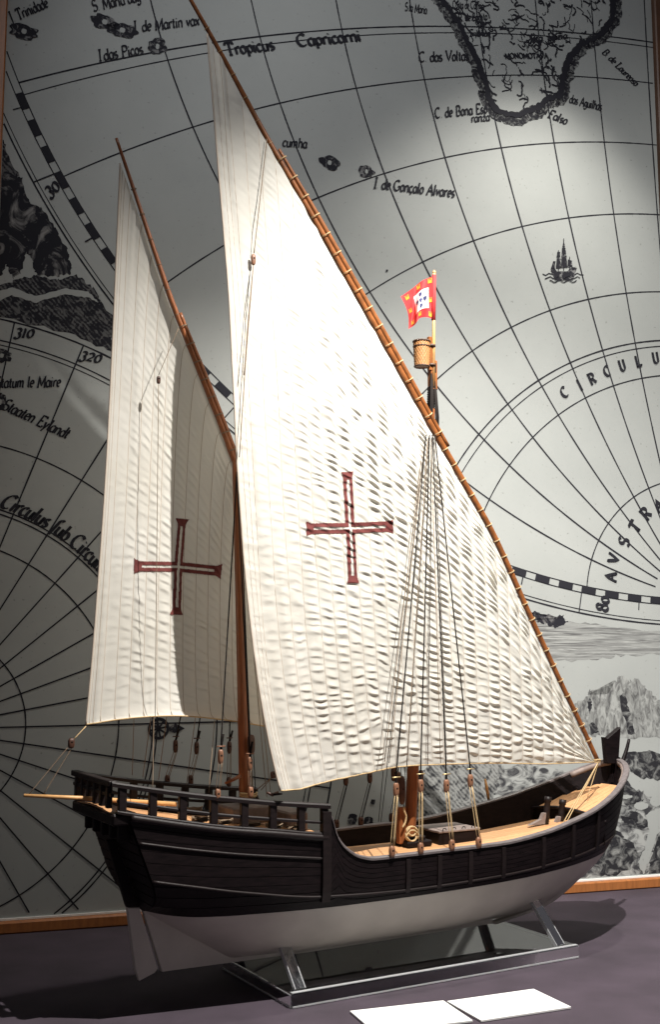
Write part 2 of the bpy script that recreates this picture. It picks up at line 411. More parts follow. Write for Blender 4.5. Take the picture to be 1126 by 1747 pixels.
# --- lettering: a pen with a broad nib drawing simple letter skeletons
GL = {}
def arc(cx, cy, rx, ry, a0, a1, n=9):
    an = np.radians(np.linspace(a0, a1, n)); return [(cx + rx*math.cos(t), cy + ry*math.sin(t)) for t in an]
def sf(x, y, w=.13): return [(x-w, y), (x+w, y)]
GL['C'] = (.75, [arc(.40, .5, .36, .5, 50, 310)]); GL['I'] = (.32, [[(.16, 0), (.16, 1)], sf(.16, 0), sf(.16, 1)])
GL['R'] = (.78, [[(.16, 0), (.16, 1)], [(.16, 1)] + arc(.36, .74, .28, .26, 90, -90) + [(.16, .48)], [(.38, .48), (.72, 0)], sf(.16, 0), sf(.1, 1, .1)])
GL['U'] = (.78, [[(.14, 1), (.14, .35)] + arc(.38, .32, .24, .32, 180, 360) + [(.62, 1)], sf(.14, 1), sf(.62, 1)])
GL['L'] = (.66, [[(.16, 1), (.16, 0), (.6, 0), (.6, .22)], sf(.16, 1), sf(.14, 0, .1)])
GL['S'] = (.62, [arc(.31, .74, .24, .26, 40, 250) + arc(.31, .25, .27, .26, 90, -140)]); GL['A'] = (.8, [[(.06, 0), (.4, 1), (.72, 0)], [(.2, .34), (.6, .34)], sf(.08, 0, .1), sf(.72, 0, .1)])
GL['V'] = (.8, [[(.08, 1), (.4, 0), (.72, 1)], sf(.08, 1, .1), sf(.72, 1, .1)]); GL['T'] = (.7, [[(.35, 0), (.35, 1)], [(.06, .82), (.06, 1), (.64, 1), (.64, .82)], sf(.35, 0)])
GL['M'] = (.95, [[(.12, 0), (.16, 1), (.48, .1), (.8, 1), (.84, 0)], sf(.12, 0, .1), sf(.84, 0, .1)]); GL['O'] = (.8, [arc(.4, .5, .34, .5, 0, 360, 15)])
GL['N'] = (.85, [[(.14, 0), (.14, 1), (.7, 0), (.7, 1)], sf(.14, 0, .1), sf(.7, 1, .1)]); GL['P'] = (.68, [[(.16, 0), (.16, 1)] + arc(.34, .74, .28, .26, 90, -90) + [(.16, .48)], sf(.16, 0)])
GL['B'] = (.7, [[(.16, 0), (.16, 1)] + arc(.36, .76, .22, .24, 90, -90) + arc(.36, .26, .28, .26, 90, -90) + [(.16, 0)]]); GL['G'] = (.8, [arc(.4, .5, .36, .5, 50, 340) + [(.74, .42), (.5, .42)]])
GL['H'] = (.85, [[(.14, 0), (.14, 1)], [(.7, 0), (.7, 1)], [(.14, .52), (.7, .52)], sf(.14, 0, .1), sf(.7, 0, .1), sf(.14, 1, .1), sf(.7, 1, .1)])
GL['F'] = (.64, [[(.16, 0), (.16, 1), (.58, 1), (.58, .84)], [(.16, .52), (.44, .52)], sf(.16, 0)]); GL['E'] = (.66, [[(.6, .84), (.6, 1), (.16, 1), (.16, 0), (.62, 0), (.62, .18)], [(.16, .52), (.46, .52)]]); GL['J'] = (.42, [[(.28, 1), (.28, .05)] + arc(.12, .02, .16, .2, 0, -150), sf(.28, 1)])
GL['a'] = (.52, [arc(.24, .3, .2, .3, 60, 330), [(.43, .6), (.42, .08), (.52, .02)]]); GL['b'] = (.5, [[(.1, 1), (.1, .05)] + arc(.26, .28, .2, .28, -120, 150)])
GL['c'] = (.44, [arc(.24, .3, .2, .3, 50, 320)]); GL['d'] = (.52, [arc(.23, .28, .2, .28, 40, 330), [(.43, 1), (.43, 0)]]); GL['e'] = (.46, [[(.06, .3), (.4, .36)] + arc(.24, .32, .19, .3, 20, 310)])
GL['f'] = (.34, [arc(.3, .82, .14, .18, 40, 180, 5) + [(.15, -.2)], [(.02, .56), (.3, .56)]]); GL['g'] = (.5, [arc(.23, .32, .18, .26, 0, 360), [(.42, .56), (.42, -.1)] + arc(.22, -.12, .2, .18, 0, -160, 6)])
GL['h'] = (.54, [[(.1, 1), (.1, 0)], [(.1, .4)] + arc(.27, .4, .17, .2, 160, 0, 6) + [(.44, .05), (.52, .02)]]); GL['i'] = (.26, [[(.1, .58), (.1, .05), (.2, .02)], [(.1, .8), (.13, .86)]])
GL['l'] = (.26, [[(.1, 1), (.1, .05), (.2, .02)]]); GL['m'] = (.8, [[(.08, .58), (.08, 0)], [(.08, .42)] + arc(.22, .42, .14, .18, 160, 0, 5) + [(.36, 0)], [(.36, .42)] + arc(.5, .42, .14, .18, 160, 0, 5) + [(.64, .05), (.74, .02)]])
GL['n'] = (.54, [[(.08, .58), (.08, 0)], [(.08, .42)] + arc(.25, .42, .17, .18, 160, 0, 5) + [(.42, .05), (.5, .02)]]); GL['o'] = (.48, [arc(.23, .3, .19, .3, 0, 360, 12)])
GL['p'] = (.5, [[(.1, .58), (.1, -.3)], arc(.26, .3, .19, .28, -150, 150)]); GL['q'] = (.5, [arc(.23, .3, .19, .28, 30, 330), [(.42, .58), (.42, -.3)]]); GL['r'] = (.4, [[(.1, .58), (.1, 0)], [(.1, .4)] + arc(.25, .42, .15, .16, 160, 40, 5)])
GL['s'] = (.4, [arc(.2, .44, .14, .15, 40, 250, 6) + arc(.2, .15, .16, .15, 90, -140, 6)]); GL['t'] = (.34, [[(.14, .82), (.14, .08), (.28, .02)], [(.02, .56), (.28, .56)]]); GL['u'] = (.54, [[(.08, .58), (.08, .2)] + arc(.24, .18, .16, .18, 180, 340, 5) + [(.42, .58)], [(.42, .58), (.42, .05), (.5, .02)]])
GL['v'] = (.46, [[(.06, .58), (.22, 0), (.4, .58)]]); GL['x'] = (.46, [[(.05, .58), (.4, 0)], [(.4, .58), (.05, 0)]]); GL['y'] = (.48, [[(.06, .58), (.22, .04)], [(.42, .58), (.12, -.3)]]); GL['z'] = (.44, [[(.05, .56), (.38, .56), (.05, .02), (.4, .02)]])
GL['ç'] = (.44, [arc(.24, .3, .2, .3, 50, 320), [(.24, 0), (.3, -.12), (.18, -.2)]]); GL['ſ'] = (.34, [arc(.3, .82, .14, .18, 40, 180, 5) + [(.15, -.2)]]); GL['.'] = (.22, [[(.08, .02), (.13, .05)]]); GL[' '] = (.34, [])
GL['0'] = (.55, [arc(.26, .3, .2, .3, 0, 360, 12)]); GL['1'] = (.34, [[(.16, .6), (.16, 0)], sf(.16, 0, .1), sf(.12, .6, .06)]); GL['2'] = (.55, [arc(.25, .42, .18, .2, 160, -30, 7) + [(.06, .02), (.46, .02)]])
GL['3'] = (.52, [arc(.24, .44, .17, .18, 150, -80, 7) + arc(.24, .06, .2, .22, 80, -150, 8)]); GL['8'] = (.55, [arc(.26, .72, .18, .24, 0, 360, 10), arc(.26, .25, .22, .25, 0, 360, 10)])
def lettering(txt, p0, p1, h, slant=.25, nib=.11, y=.0016, bend=0.0, fill=True):
    """text written on the wall from pixel p0 to pixel p1 (baseline), cap height h metres"""
    a, b = wall_uv([p0, p1]); d = b - a; Ln = np.linalg.norm(d); d /= Ln; up = np.array([-d[1], d[0]])
    adv = sum(GL[ch][0] for ch in txt); sx = Ln / (adv * h) if fill else 1.0
    x = 0.0; parts = []; na = math.radians(35); nv = np.array([math.cos(na), math.sin(na)]) * nib * .5
    for ch in txt:
        w, strokes = GL[ch]
        for st in strokes:
            st = np.array(st, float); S = []
            for i in range(len(st) - 1):
                for q in np.linspace(0, 1, 3, endpoint=(i == len(st) - 2)): S.append(st[i] + (st[i+1] - st[i]) * q)
            S = np.array(S); T = np.gradient(S, axis=0); T /= np.maximum(np.linalg.norm(T, axis=1), 1e-9)[:, None]; N = np.stack([-T[:, 1], T[:, 0]], 1)
            wd_ = np.abs(T[:, 0]*nv[1] - T[:, 1]*nv[0])[:, None] + .040 + .012 * vnoise(S[:, 0]*9 + x, S[:, 1]*9, 5)[:, None]
            for sgn in (1,):
                A, B = S + N * wd_, S - N * wd_
                def place(Q):
                    lx = (x + (Q[:, 0] + Q[:, 1] * slant)) * h * sx; ly = Q[:, 1] * h
                    ly = ly + bend * (lx / Ln) * (1 - lx / Ln) * 4
                    W = a + lx[:, None] * d + ly[:, None] * up; return [(u_, -y, v_) for u_, v_ in W]
                n = len(S); parts.append((place(A) + place(B), [(i, n+i, n+i+1, i+1) for i in range(n-1)]))
        x += w
    V, F = merge(parts)
    k = [inside(np.array([[v[0], v[2]]]))[0] for v in V]
    F = [f for f in F if all(k[i] for i in f)]
    return mesh_obj('lettering', V, F, 'ink', MAP, False)
for t_, p0, p1, h, kw in (
    ('Tropicus', (386, 95), (469, 85), .030, dict(slant=0, nib=.15)), ('Capricorni', (508, 80), (617, 70), .030, dict(slant=0, nib=.15)),
    ('J. de Martin vax', (226, 56), (340, 43), .026, {}), ('I.das Picos', (168, 105), (244, 92), .026, {}), ('J. Trinidade', (18, 40), (83, 12), .024, {}), ('S. Maria dag', (158, 20), (240, 2), .026, {}),
    ('C. das Voltas', (714, 106), (800, 103), .026, {}), ('C. de Bona Esp', (742, 202), (832, 193), .026, {}), ('ranza', (804, 209), (836, 206), .022, {}),
    ('cumha', (481, 250), (523, 253), .024, {}), ('I. de Gonçalo Alvares', (637, 321), (775, 337), .027, {}), ('C. das Aguilhas', (958, 172), (1026, 189), .024, {}), ('C. Falso', (915, 192), (966, 213), .024, {}),
    ('B. de Lourenso', (1026, 90), (1084, 148), .022, {}), ('S.ta Maria', (690, 18), (728, 24), .022, {}), ('MONOMOTAPA', (862, 100), (936, 100), .014, dict(slant=0, nib=.2)),
    ('Costa de Caffria', (772, 14), (826, 16), .020, {}), ('R. de Spirito', (782, 37), (832, 34), .020, {}), ('S. Mar', (800, 62), (836, 62), .018, {}), ('Sta. Luzia', (905, 72), (968, 66), .018, {}),
    ('30', (82, 338), (104, 322), .034, dict(slant=.2)), ('310', (22, 574), (56, 577), .030, dict(slant=.3)), ('320', (133, 612), (170, 620), .030, dict(slant=.3)), ('80', (1037, 1044), (1040, 1018), .034, dict(slant=0, nib=.16)),
    ('Statum le Maire', (-10, 662), (102, 660), .024, {}), ('Staaten Eylandt', (0, 697), (112, 749), .026, {}),
    ('Circulus ſub Circum', (-4, 864), (170, 982), .034, dict(slant=.15, nib=.15, bend=.018))):
    lettering(t_, p0, p1, h, **kw)
def letters_along(txt, pts, h, ang0, ang1, y=.0016):
    for k, (ch, p) in enumerate(zip(txt, pts)):
        an = math.radians(ang0 + (ang1 - ang0) * k / max(1, len(txt) - 1)); c_ = wall_uv([p])[0]
        w = GL[ch][0] * h; d = np.array([math.cos(an), math.sin(an)]); up = np.array([-d[1], d[0]])
        a = c_ - d * w/2 - up * h/2; b = a + d * w
        lettering(ch, wall_px([a])[0], wall_px([b])[0], h, slant=0, nib=.2)
letters_along('CIRCULU', ((963, 669), (989, 657), (1010, 646), (1036, 633), (1062, 624), (1089, 617), (1119, 611)), .026, 32, 10)
letters_along('AVSTRA', ((1042, 984), (1048, 953), (1065, 924), (1083, 898), (1102, 876), (1124, 862)), .030, 84, 36)

# --- printed pictures
def print_patch(name, px, m, y=.0004, jag=0.006, sub=10, uv=False):
    P = np.array(px, float) if uv else wall_uv(px)
    Q = []
    for i in range(len(P)):
        a, b = P[i], P[(i+1) % len(P)]
        for q in np.linspace(0, 1, sub, endpoint=False): Q.append(a + (b - a) * q)
    Q = np.array(Q)
    n = len(Q); s = np.arange(n) * .9
    Q = Q + jag * (np.stack([vnoise(s, s*0+1.3, 11), vnoise(s, s*0+7.7, 12)], 1) - .5) * 2
    Q[:, 0] = np.clip(Q[:, 0], WL_+.001, WR_-.001); Q[:, 1] = np.clip(Q[:, 1], WB_+.007, WT_-.001)
    return mesh_obj(name, [(u, -y, v) for u, v in Q], [tuple(range(n))], m, MAP, False)
# lower right landscape
Z4 = lambda pts: [(860 + x/3.639, 1020 + y/3.639) for x, y in pts]
print_patch('printed_sea', Z4([(60, 90), (260, 110), (560, 170), (1010, 215), (1010, 350), (700, 360), (500, 392), (60, 380)]), 'eng_sea', .0002)
print_patch('printed_cliff', Z4([(380, 860), (430, 660), (520, 610), (530, 572), (572, 575), (640, 592), (682, 520), (735, 478), (770, 512), (842, 498), (905, 590), (1010, 660), (1010, 872), (720, 868), (560, 850)]), 'eng_cliff', .0003)
print_patch('printed_crevice', Z4([(722, 600), (748, 590), (775, 680), (800, 780), (808, 850), (775, 850), (752, 760), (728, 680)]), 'eng_bush', .0006, .004, 5)
print_patch('printed_crevice', Z4([(520, 640), (535, 620), (548, 660), (535, 720), (520, 700)]), 'eng_bush', .0006, .004, 5)
print_patch('printed_crevice', Z4([(520, 780), (560, 775), (590, 830), (545, 850)]), 'eng_bush', .0006, .004, 5)
print_patch('printed_strand', Z4([(-80, 1060), (240, 1030), (400, 1080), (300, 1180), (100, 1220), (-80, 1230)]), 'eng_rock', .0003, .008, 6)
print_patch('printed_hill', Z4([(720, 985), (800, 958), (880, 950), (1010, 962), (1010, 1130), (900, 1128), (830, 1110), (760, 1050), (715, 1030)]), 'eng_bush', .0003, .008, 6)
print_patch('printed_rocks', Z4([(560, 1180), (700, 1140), (752, 1130), (830, 1200), (905, 1240), (1010, 1250), (1010, 1560), (870, 1740), (420, 1745), (480, 1560), (600, 1400)]), 'eng_rock', .0003, .008, 6)
print_patch('printed_shade', Z4([(690, 1150), (752, 1128), (832, 1206), (860, 1262), (800, 1300), (720, 1262)]), 'eng_bush', .0006, .008, 6)
print_patch('printed_shade', Z4([(730, 1345), (820, 1330), (930, 1400), (940, 1425), (830, 1440), (740, 1400)]), 'eng_bush', .0006, .008, 6)
print_patch('printed_shade', Z4([(590, 1480), (700, 1450), (800, 1520), (840, 1600), (760, 1700), (640, 1740), (560, 1700)]), 'eng_bush', .0006, .012, 6)
print_patch('printed_shade', Z4([(905, 1640), (960, 1480), (1010, 1440), (1010, 1740), (900, 1740)]), 'eng_bush', .0008, .004, 6)
for cx_, cy_, rx_, ry_ in ((852, 1292, 46, 24), (945, 1262, 40, 34), (760, 1235, 40, 12)):
    print_patch('printed_boulder', Z4([(cx_ + rx_*math.cos(x), cy_ + ry_*math.sin(x)) for x in np.linspace(0, 2*math.pi, 16, endpoint=False)]), 'paper', .0010, .002, 2)
print_patch('printed_drapery', Z4([(880, 1345), (945, 1310), (1010, 1300), (1010, 1430), (950, 1470), (905, 1620), (865, 1725), (835, 1640), (870, 1560), (905, 1440)]), 'paper', .0012, .003)
print_patch('printed_monster', [(700, 1400), (705, 1330), (735, 1298), (790, 1290), (850, 1295), (862, 1312), (845, 1335), (842, 1362), (820, 1395)], 'eng_scale', .0006)
print_patch('printed_bushes', [(905, 1043), (925, 1047), (960, 1052), (968, 1062), (950, 1072), (930, 1063), (912, 1058)], 'eng_dark', .0006)
# upper left figure over a dark hatched globe cap
print_patch('printed_shade', [(-30, 500), (30, 475), (60, 470), (95, 478), (130, 470), (160, 492), (192, 545), (192, 600), (100, 563), (-30, 535)], 'eng_hatch', .0003)
print_patch('printed_ribbon', [(-30, 505), (20, 490), (60, 506), (110, 492), (150, 498), (168, 516), (150, 508), (110, 502), (60, 516), (20, 504), (-30, 524)], 'paper', .0006, .002)
print_patch('printed_figure', [(-30, 300), (10, 292), (35, 305), (48, 345), (70, 355), (95, 390), (112, 425), (122, 455), (118, 466), (95, 472), (60, 470), (52, 440), (44, 430), (34, 468), (20, 474), (10, 450), (2, 470), (-30, 480)], 'eng_dark', .0006, .004)
print_patch('printed_corner', [(-30, 150), (-8, 205), (5, 250), (30, 300), (20, 330), (-30, 330)], 'eng_hatch', .0004)
# southern Africa: land hatching inside a heavy coast line
coast = [(735, -20), (765, 15), (785, 45), (800, 75), (815, 105), (828, 140), (836, 170), (852, 190), (878, 195), (905, 188), (935, 170), (955, 160), (962, 130), (975, 95), (1000, 72), (1020, 62), (1040, 40), (1048, -20)]
cc = polycrv(wall_uv(coast))(np.linspace(0, 1, 200)); kk = np.arange(200)
jt = np.stack([vnoise(kk*.5, kk*0+.3, 21), vnoise(kk*.5, kk*0+5.1, 22)], 1) - .5
ctr = wall_uv([(890, 60)])[0]; outw = (cc - ctr) / np.linalg.norm(cc - ctr, axis=1)[:, None]
mesh_obj('coast_shading', *ribbon(cc + outw*.010 + .008*jt, .026 + .016*vnoise(kk*.9, kk*0, 24), .0007), 'eng_halo', MAP, False)
mesh_obj('coast_line', *ribbon(cc + .007*jt, .009 + .012*vnoise(kk*.6, kk*0, 23), .0018), 'ink', MAP, False)
cpoly = wall_uv(coast)
def in_poly(p, P):
    x, y = p; c_ = False
    for i in range(len(P)):
        (x1, y1), (x2, y2) = P[i], P[i-1]
        if (y1 > y) != (y2 > y) and x < (x2-x1)*(y-y1)/(y2-y1) + x1: c_ = not c_
    return c_
n_ = 0
for tr in range(900):
    px0 = (RNG.uniform(745, 1040), RNG.uniform(-15, 185)); p0 = wall_uv([px0])[0]
    if not in_poly(p0, cpoly): continue
    if px0[1] > 95 and RNG.random() < .45: continue
    an_ = RNG.uniform(-1.4, -.3) if RNG.random() < .6 else RNG.uniform(-.4, .4); P = [p0]
    for k in range(RNG.integers(3, 9)):
        an_ += RNG.normal(0, .7); P.append(P[-1] + .006*np.array([math.cos(an_), math.sin(an_)]))
    if all(in_poly(p, cpoly) for p in P): printed_line('printed_river', P, RNG.uniform(.002, .0055), .0013 + .000002*n_); n_ += 1
    if n_ > 170: break
for px_, rx, rz in (((40, 54), .030, .018), ((178, 38), .032, .018), ((208, 52), .034, .018), ((268, 80), .022, .020), ((562, 278), .026, .017), ((625, 293), .020, .016), ((2, 607), .022, .014), ((0, 686), .012, .018)):
    c_ = wall_uv([px_])[0]; an = np.linspace(0, 2*math.pi, 40, endpoint=False)
    ra = 1 + .5 * (vnoise(np.cos(an)*2.5 + px_[0], np.sin(an)*2.5 + px_[1], 31) - .5)
    print_patch('printed_island', np.stack([c_[0] + rx*ra*np.cos(an), c_[1] + rz*ra*np.sin(an)], 1), 'eng_island', .0014, 0, 1, True)
    print_patch('island_centre', np.stack([c_[0] + .2*rx*np.cos(an), c_[1] + .35*rz*np.sin(an)], 1), 'paper', .0018, 0.001, 1, True)
# little sailing ship engraving
for poly in ([(940, 461), (945, 456), (950, 463), (968, 463), (976, 455), (984, 458), (978, 478), (947, 478)],
             [(949, 458), (950, 441), (957, 441), (957, 458)], [(958, 457), (958, 436), (967, 436), (968, 457)], [(969, 456), (969, 443), (976, 445), (977, 455)],
             [(959, 434), (959, 423), (965, 423), (966, 434)], [(950, 439), (951, 430), (956, 430), (956, 439)], [(960, 421), (962, 409), (964, 421)], [(940, 459), (944, 446), (948, 446), (947, 459)]):
    print_patch('printed_ship', poly, 'eng_island', .0012, .0012, 4)
for x_, y0_, y1_ in ((953, 462, 427), (962, 462, 407), (972, 462, 438)):
    printed_line('printed_mast', wall_uv([(x_, y_) for y_ in np.linspace(y0_, y1_, 6)]), .0024, .0016)
for k, (x0, x1, yy) in enumerate(((926, 996, 468), (930, 990, 474), (938, 984, 480))):
    printed_line('printed_wave', wall_uv([(x, yy + 2*math.sin(x*.4)) for x in np.linspace(x0, x1, 14)]), .003, .0010 + .0002*k)
# compass wheel on the polar hemisphere
cw = wall_uv([(270, 1243)])[0]; an = np.linspace(0, 2*math.pi, 40)
printed_line('compass_ring', np.stack([cw[0] + .020*np.cos(an), cw[1] + .020*np.sin(an)], 1), .007, .0014)
for k in range(4):
    d = np.array([math.cos(k*math.pi/4 + .2), math.sin(k*math.pi/4 + .2)]); printed_line('compass_spoke', cw + np.linspace(-.02, .02, 5)[:, None]*d, .005, .0017)
print_patch('compass_point', [(287, 1238), (298, 1235), (315, 1243), (298, 1250), (287, 1247)], 'eng_island', .0013, .002, 3)
for px_ in ((636, 1368), (660, 462), (601, 1397), (628, 1402)):
    c_ = wall_uv([px_])[0]; r_ = .012 if px_[1] > 1390 else (.006 if px_[1] > 1000 else .003)
    print_patch('printed_spot', np.stack([c_[0] + r_*np.cos(an[:-1]), c_[1] + r_*np.sin(an[:-1])], 1), 'eng_island', .0015, .002, 1, True)

# ================================================================== THE SHIP
SHIP = empty('model_sailing_ship', tuple(O3), PHI)
tag(SHIP, 'wooden model caravel with two cream lateen sails and dark hull on a clear stand', 'model ship')
def part(name, VF, m, parent=None, smooth=True): return mesh_obj(name, VF[0], VF[1], m, parent or SHIP, smooth)
bt = crv([-.30, -.2, 0, .2, .3, .4, .5, .6, .7, .76, .80, .825, .838], [.0985, .11, .132, .148, .153, .155, .151, .140, .116, .091, .066, .037, .004])
stem = crv([.050, .06, .076, .139, .2, .26, .30, .338, .37], [.50, .58, .645, .745, .79, .815, .826, .834, .840])
stern = lambda z: -.204 - .39 * (np.asarray(z) - .152)
wlz = crv([-.25, -.14, 0, .2, .4, .6, .84], [.154, .147, .147, .150, .156, .165, .176])
zlow = crv([-.30, -.287, -.235, -.178, -.11, -.034, .055, .07], [.320, .317, .3065, .2955, .284, .2745, .263, .262])    # poop waist rail
ztop = crv([-.30, -.287, -.236, -.182, -.112, -.034, .066, .08], [.365, .362, .3525, .343, .3325, .322, .3115, .310])   # poop top rail
zgun = crv([.064, .070, .078, .088, .10, .12, .148, .2, .3, .4, .5, .6, .65, .7, .75, .8, .838], [.300, .288, .262, .246, .235, .224, .2185, .2195, .2215, .223, .232, .250, .261, .276, .294, .318, .338])
def zhull(s): return np.where(np.asarray(s) < .062, zlow(s), zgun(s))
def zc(s): return crv([-.3, .35, .5, .65, .72], [.206, .207, .211, .221, .227])(s)
ZM = .205
def zb(f):
    f = np.asarray(f, float); k = np.clip((.17 - f) / .17, 0, 1)
    return .055 + .092 * k**1.4
def half(f, z):
    """half breadth at length fraction f and height z"""
    f = np.asarray(f, float); z = np.asarray(z, float)
    s_top = stern(.30) + f * (stem(.30) - stern(.30))
    b0 = bt(stern(z) + f * (stem(np.maximum(z, .2)) - stern(z)) * 1.0)
    b0 = np.where(f > .999, .004, np.where(f > .6, bt(s_top + (.834 - stem(.30)) * f), b0))
    zbb = zb(f); u = np.clip((ZM - z) / (ZM - zbb), 0, 1)
    p = np.interp(f, [0, .15, .3, .7, .9, 1], [2.0, 2.0, 2.6, 2.4, 1.7, 1.5]); q = np.interp(f, [0, .15, .3, .7, .9, 1], [.75, .7, .55, .6, .85, 1.0])
    return b0 * np.maximum(1 - u**p, 0)**q
def spos(f, z): return stern(z) + f * (stem(z) - stern(z))
def f_of(s, z): return (s - stern(z)) / (stem(z) - stern(z))
def hullpt(f, z, side, off=0.0):
    b = half(f, z) + off; return np.stack(np.broadcast_arrays(spos(f, z), side * b, z), -1)
def hull_at(s, z, side=1, off=0.0):
    """point on the hull side at station s and height z"""
    s = np.asarray(s, float); z = np.asarray(z, float) + 0 * s
    return hullpt(np.clip(f_of(s, z), 0, 1), z, side, off)
FC = np.r_[np.linspace(0, .14, 18, endpoint=False), np.linspace(.14, .82, 60, endpoint=False), np.linspace(.82, 1, 26)]
def top_z(f):
    s = spos(f, .26)
    for _ in range(6): s = spos(f, zhull(s))
    return zhull(s)
ZT = top_z(FC)
def wl_z(f):
    s = spos(f, .155); return np.maximum(wlz(s), zb(f) + .0005)
WZ = wl_z(FC)
def grid_faces(nr, nc): return [(r*nc+k, r*nc+k+1, (r+1)*nc+k+1, (r+1)*nc+k) for r in range(nr-1) for k in range(nc-1)]
# white bottom, both sides in one shell
rows = []
NB = 18
for side in (1, -1):
    R_ = []
    for r in range(NB):
        q = (r / (NB - 1)); z = zb(FC) + (WZ - zb(FC)) * q**1.5
        R_.append(L(hullpt(FC, z, side)))
    rows.append(np.concatenate(R_))
Vb, Fb = merge([(rows[0], grid_faces(NB, len(FC))), (rows[1], grid_faces(NB, len(FC)))])
part('hull_bottom', (Vb, Fb), 'bottom')
# dark core shell above the waterline (the planks lie on it) with inner lining
core = []
for side in (1, -1):
    for off, z0 in ((-.0015, 0.0), (-.009, .012)):
        R_ = []
        for r in range(9):
            z = WZ + (ZT - .001 - WZ) * r / 8; R_.append(L(hullpt(FC, z, side, 0)) + np.stack([0*FC, -side * np.where(half(FC, z) > .012, off, 0), 0*FC], 1))
        core.append((np.concatenate(R_), grid_faces(9, len(FC))))
HULL = part('hull', merge(core), 'hull')
NS = 9
zs = [WZ + (ZT - WZ) * k / NS for k in range(NS + 1)]
for side in (1, -1):
    for k in range(NS):
        z0, z1 = zs[k], zs[k+1]; h = z1 - z0
        R_ = [L(hullpt(FC, z, side, of)) for z, of in ((z0 + .0002, -.0006), (z0 + .0006, .0004 + .0003 * ((k*7) % 3) / 2), (z1 - .0006, .0004 + .0003 * ((k*5) % 3) / 2), (z1 - .0002, -.0006))]
        part('plank', (np.concatenate(R_), grid_faces(4, len(FC))), 'hull', HULL, False)
# wales
def along_hull(zf, s0, s1, side, r, n=70, off=.001, squash=1.0):
    s = np.linspace(s0, s1, n); P = hull_at(s, zf(s), side, off); return tube(L(P), r, 8)
wA = crv([-.25, -.163, -.078, .052, .15, .3], [.270, .254, .241, .226, .213, .205]); wB = crv([-.24, -.162, -.077, .053, .2, .4, .6, .80], [.2145, .199, .183, .166, .1625, .168, .182, .208])
for side in (1, -1):
    part('wale', along_hull(wA, -.248, .064, side, .0024), 'rail')
    part('wale', along_hull(wB, -.226, .78, side, .0024, 110), 'rail')
    part('wale', along_hull(lambda s: zlow(s) - .004, -.262, .062, side, .0058), 'rail')
# transom
tz = np.linspace(.149, .300, 16); TV = []
for z in tz:
    b = float(half(0, z)); 
    for q in np.linspace(-1, 1, 13): TV.append(Lp(float(stern(z)) - .0015, q * b, z))
TR = part('transom', (TV, grid_faces(16, 13)), 'hull')
for k in range(9):
    za, zb_ = .152 + .0164*k, .152 + .0164*(k+1); V = []
    for z, of in ((za + .0003, .0016), (za + .0010, .0030), (zb_ - .0010, .0030), (zb_ - .0003, .0016)):
        b = max(.002, float(half(0, z)) - .0012); V += [Lp(float(stern(z)) - of, q_ * b, z) for q_ in np.linspace(-1, 1, 7)]
    part('plank', (V, grid_faces(4, 7)), 'hull', TR, False)
# ribs (vertical riders) and the heavy fender at the poop break
for side in (1, -1):
    for s_, w_, z0, z1, pr in [(.058, .0075, .158, .300, .006)] + [(x, .0042, None, None, .0038) for x in (.21, .272, .336, .408, .504, .585, .665)]:
        zz = np.linspace(z0 or float(wB(s_)) - .004, z1 or float(zgun(s_)) - .006, 10); A_ = []
        for ds, of in ((-w_, -.002), (-w_, pr), (w_, pr), (w_, -.002)):
            A_.append(L(hull_at(np.full(10, s_ + ds), zz, side, of)))
        part('fender' if pr > .005 else 'rib', (np.concatenate(A_), grid_faces(4, 10) + [(0, 10, 20, 30), (9, 39, 29, 19)]), 'rail', None, False)
# keel, skeg, stem post, rudder
def plate(P, th, m, name, parent=None, bev=.0012):
    """flat board in the keel plane: outline P of (s, z), half thickness th"""
    P = np.array(P, float); n = len(P); cen = P.mean(0); Q = cen + (P - cen) * (1 - bev / np.maximum(np.linalg.norm(P - cen, axis=1), 1e-6))[:, None]
    V = [Lp(s, th, z) for s, z in Q] + [Lp(s, th - bev, z) for s, z in P] + [Lp(s, -th + bev, z) for s, z in P] + [Lp(s, -th, z) for s, z in Q]
    F = [tuple(range(n)), tuple(range(3*n, 4*n))[::-1]]
    for r in range(3): F += [(r*n+i, r*n+(i+1) % n, (r+1)*n+(i+1) % n, (r+1)*n+i) for i in range(n)]
    return part(name, (V, F), m, parent, False)
plate([(-.2035, .151), (-.168, .050), (.10, .046), (.50, .048), (.50, .066), (.1, .066), (-.06, .070), (-.11, .10), (-.15, .135), (-.17, .151)], .0055, 'bottom', 'keel')
zz = np.linspace(.05, .345, 30); st = np.stack([stem(zz), zz], 1)
lowm = zz < .178
def stempost(zz, m, name):
    A_ = [(float(stem(z)) - .006, z) for z in zz] ; B_ = [(float(stem(z)) + .008, z - .004) for z in zz]
    n = len(zz); V = []
    for side in (1, -1):
        V += [Lp(s, side*.0062, z) for s, z in A_] + [Lp(s, side*.004, z) for s, z in B_]
    F = [(i, i+1, n+i+1, n+i) for i in range(n-1)] + [(2*n+i, 3*n+i, 3*n+i+1, 2*n+i+1) for i in range(n-1)] + [(n+i, n+i+1, 3*n+i+1, 3*n+i) for i in range(n-1)] + [(0, n, 3*n, 2*n), (n-1, 3*n-1, 4*n-1, 2*n-1)]
    part(name, (V, F), m, None, False)
stempost(np.linspace(.049, .176, 20), 'bottom', 'forefoot'); stempost(np.linspace(.1765, .345, 22), 'hull', 'stem_post')
RUD = plate([(-.2285, .1555), (-.2085, .1535), (-.1755, .056), (-.180, .050), (-.206, .041), (-.213, .060)], .0055, 'bottom', 'rudder')
plate([(-.2655, .262), (-.2520, .262), (-.2095, .1542), (-.2295, .1562)], .0055, 'hull', 'rudder_head')
for z in (.19,):
    part('gudgeon', bevbox(Lp(float(stern(z)) - .004, 0, z), (EX, EY, EZ), (.014, .0068, .0028), .0006), 'hull', RUD, False)
